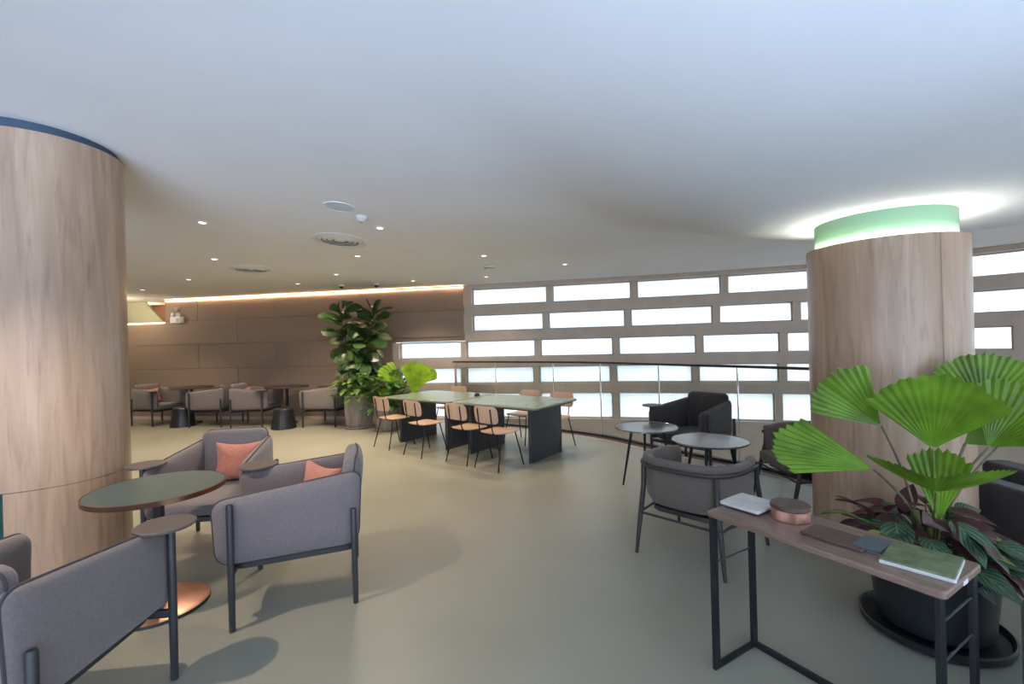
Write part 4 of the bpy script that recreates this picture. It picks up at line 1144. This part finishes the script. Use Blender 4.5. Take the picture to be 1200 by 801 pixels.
def diffuser(px, py, r, label):
    p = on_ceiling(px, py); t = thing('air_diffuser', label, 'air vent', p, 0, 'round ceiling air diffusers'); slope_rot(t, p)
    mb = MB(); mb.lathe([(r, 0.01), (r, -0.004), (r * 0.94, -0.014), (r * 0.84, -0.010), (r * 0.80, 0.004)], 56); mb.build('outer_ring', M['white_plastic'], t)
    for q in (0.68, 0.50, 0.32):
        mb = MB(); mb.lathe([(r * q, -0.014), (r * (q + 0.125), -0.002), (r * (q + 0.12), 0.001), (r * q, -0.010), (r * q, -0.014)], 48); mb.build('cone_ring', M['white_plastic'], t)
    mb = MB(); mb.lathe([(0.0001, -0.010), (r * 0.16, -0.010), (r * 0.2, -0.002)], 32); mb.build('centre_disc', M['white_plastic'], t)
    mb = MB(); mb.lathe([(0.0001, -0.001), (r * 0.82, -0.001)], 40); mb.build('back_plate', M['grey_plastic'], t)
diffuser(398.5, 281.5, 0.32, 'large round air diffuser below the pale round ceiling panel')
diffuser(294, 315, 0.31, 'smaller round air diffuser further back near the wall light strip')
p = on_ceiling(397.6, 241.8); t = thing('ceiling_panel', 'pale blue round access panel in the ceiling beside the dome sensor', 'ceiling panel', p); slope_rot(t, p)
mb = MB(); mb.lathe([(0.0001, -0.006), (0.128, -0.006), (0.134, 0.0)], 48); mb.build('panel', mat('pale_blue_panel', (0.62, 0.70, 0.78), 0.4, var=0.02), t)
mb = MB(); mb.lathe([(0.134, 0.004), (0.134, -0.008), (0.142, -0.008), (0.146, 0.004)], 48); mb.build('trim_ring', M['white_plastic'], t)
p = on_ceiling(423.6, 253.5); t = thing('dome_sensor', 'white cone-shaped ceiling sensor between round panel and bright downlight', 'sensor', p); slope_rot(t, p)
mb = MB(); mb.lathe([(0.06, 0.002), (0.06, -0.012), (0.046, -0.035), (0.02, -0.052), (0.0001, -0.055)], 32); mb.build('housing', M['white_plastic'], t)
mb = MB(); mb.lathe([(0.017, -0.0525), (0.012, -0.062), (0.0001, -0.064)], 20); mb.build('sensor_eye', M['grey_plastic'], t)
p = on_ceiling(573.5, 312); t = thing('smoke_detector', 'white round smoke detector on the ceiling near the window corner', 'smoke detector', p); slope_rot(t, p)
mb = MB(); mb.lathe([(0.09, 0.003), (0.09, -0.02), (0.08, -0.024), (0.075, -0.045), (0.045, -0.055), (0.0001, -0.056)], 36); mb.build('housing', M['white_plastic'], t)
mb = MB(); mb.lathe([(0.0795, -0.030), (0.081, -0.030), (0.0795, -0.040)], 36); mb.build('vent_slot', M['anthracite'], t)
for px, py, lb in ((400, 333.0, 'small dome camera on the ceiling above the fig'), (441, 331.5, 'small dome camera on the ceiling near the light strip, beyond the fig')):
    p = on_ceiling(px, py); t = thing('dome_camera', lb, 'camera', p, 0, 'small dome cameras')
    mb = MB(); mb.lathe([(0.055, 0.003), (0.055, -0.035), (0.050, -0.042)], 28); mb.build('housing', M['white_plastic'], t)
    mb = MB(); mb.lathe([(0.048, -0.042), (0.040, -0.068), (0.022, -0.084), (0.0001, -0.088)], 28); mb.build('lens_dome', M['black_plastic'], t)
# emergency light on the wall
p = on_wall(207, 373, -0.06)
t = thing('emergency_light', 'white twin-head emergency light box hanging on the brown wall by the recess', 'emergency light', p, math.atan(-0.164))
mb = MB(); mb.box(-0.135, 0.135, -0.045, 0.055, -0.11, 0.04); mb.build('battery_box', M['white_plastic'], t, bevel=0.008)
for sx in (-1, 1):
    hd = MB(); hd.lathe([(0.0001, -0.03), (0.035, -0.03), (0.05, 0.02), (0.046, 0.03), (0.0001, 0.032)], 20)
    T = Matrix.Translation((sx * 0.068, -0.02, 0.085)) @ Matrix.Rotation(R(90), 4, 'X') @ Matrix.Rotation(R(14 * sx), 4, 'Y')
    hd.v = [tuple(T @ Vector(q)) for q in hd.v]; hd.build('lamp_head', M['white_plastic'], t)
mb = MB(); mb.tube([(0.0, 0.0, 0.04), (0.0, 0.01, 0.14), (0.02, 0.03, 0.20)], 0.009, 8); mb.build('stalk', M['grey_plastic'], t)
mb = MB(); mb.box(-0.05, 0.05, -0.02, 0.055, 0.19, 0.26); mb.build('bracket', M['grey_plastic'], t, bevel=0.006)
mb = MB(); mb.box(0.03, 0.11, -0.0465, -0.0455, -0.085, 0.005); mb.build('indicator_label', M['grey_plastic'], t, smooth=False)

# ================================================================== LIGHT
def spot(p, energy, ang=85, blend=0.6, colr=(1.0, 0.80, 0.58), rad=0.03):
    l = bpy.data.lights.new('downlight_beam', 'SPOT'); l.energy = energy; l.spot_size = R(ang); l.spot_blend = blend; l.color = colr; l.shadow_soft_size = rad
    o = bpy.data.objects.new('downlight_beam', l); col.objects.link(o); o.location = (p[0], p[1], p[2] - 0.03); return o
for p, k in spots: spot(p, 62 * k, 110)
for x, y in ((-2.45, 1.75), (-4.2, 5.6), (-6.8, 7.4), (-5.0, 8.0), (-3.2, 7.6), (-1.6, 5.2), (-7.6, 9.0)):
    spot((x, y, ceil_z(x, y)), {-2.45: 150, -3.2: 150}.get(x, 55), 110)
pl = bpy.data.lights.new('recess_fill', 'POINT'); pl.energy = 22; pl.color = (1.0, 0.86, 0.6); pl.shadow_soft_size = 0.1  # added to brighten the yellow panel, set in the room before it
o = bpy.data.objects.new('recess_fill', pl); col.objects.link(o); pr = on_wall(120, 366, -0.9); o.location = (pr.x, pr.y, 2.45)

pl2 = bpy.data.lights.new('recess_fill', 'POINT'); pl2.energy = 10; pl2.color = (1.0, 0.75, 0.5); pl2.shadow_soft_size = 0.08  # second added fill, inside the recess to lift its brown sides
o = bpy.data.objects.new('recess_fill', pl2); col.objects.link(o); pr = on_wall(172, 358, 0.55); o.location = (pr.x, pr.y, 2.6)
w = bpy.data.worlds.new('overcast_day'); sc.world = w; w.use_nodes = True
bg = w.node_tree.nodes['Background']; bg.inputs['Color'].default_value = (0.80, 0.90, 1.0, 1); bg.inputs['Strength'].default_value = 2.6

def portal(a, b, z0, z1):
    a, b = Vector(a), Vector(b); c = (a + b) / 2; d = b - a
    l = bpy.data.lights.new('daylight_portal', 'AREA'); l.shape = 'RECTANGLE'; l.size = d.length; l.size_y = z1 - z0
    l.cycles.is_portal = True
    o = bpy.data.objects.new('daylight_portal', l); col.objects.link(o)
    t = Vector((d.x, d.y, 0)).normalized(); n = Vector((t.y, -t.x, 0))      # into the room
    m = Matrix((-t, Vector((0, 0, 1)), -n)).transposed()       # shines along local -Z, into the room
    o.matrix_world = Matrix.Translation((c.x, c.y, (z0 + z1) / 2)) @ m.to_4x4()
    return o
segs = [SL, S0 + 3.0, S0 + 6.2, S0 + 8.2, S0 + 10.5, SEND]
for a, b in zip(segs, segs[1:]):
    pa = W.at(a) - W.nor(a) * 0.3; pb = W.at(b) - W.nor(b) * 0.3
    portal(pa, pb, 0.0, 2.72)
portal((7.0, -4.45), (-7.0, -4.45), 0.12, 2.62)

# added unseen lamp outside the rear window, throwing cool light up to the ceiling
l = bpy.data.lights.new('ceiling_fill', 'AREA'); l.shape = 'RECTANGLE'; l.size = 13.0; l.size_y = 1.6; l.energy = 7800; l.color = (0.50, 0.67, 1.0)
o = bpy.data.objects.new('ceiling_fill', l); col.objects.link(o); o.location = (1.5, -14.0, -3.2); o.rotation_euler = (R(90 + 20), 0, 0)

# ================================================================== CAMERA
cam = bpy.data.cameras.new('camera'); cam.sensor_width = 36; cam.lens = F / 1200 * 36; cam.clip_start = 0.05; cam.clip_end = 200
co = bpy.data.objects.new('camera', cam); col.objects.link(co)
Rx = Vector((CT, 0, -ST)); Ux = Vector((ST, 0, CT)); Zx = Rx.cross(Ux)
m = Matrix((Rx, Ux, Zx)).transposed().to_4x4(); m.translation = Vector((0, 0, EYE)); co.matrix_world = m
sc.camera = co
sc.view_settings.view_transform = 'Standard'; sc.view_settings.look = 'None'; sc.view_settings.gamma = 1; sc.view_settings.exposure = 0.45
sc.view_settings.use_curve_mapping = False
cy = sc.cycles
cy.max_bounces = 7; cy.diffuse_bounces = 4; cy.glossy_bounces = 3; cy.transmission_bounces = 4; cy.transparent_max_bounces = 12
cy.caustics_reflective = False; cy.caustics_refractive = False
cy.sample_clamp_indirect = 4.0
cy.use_denoising = True
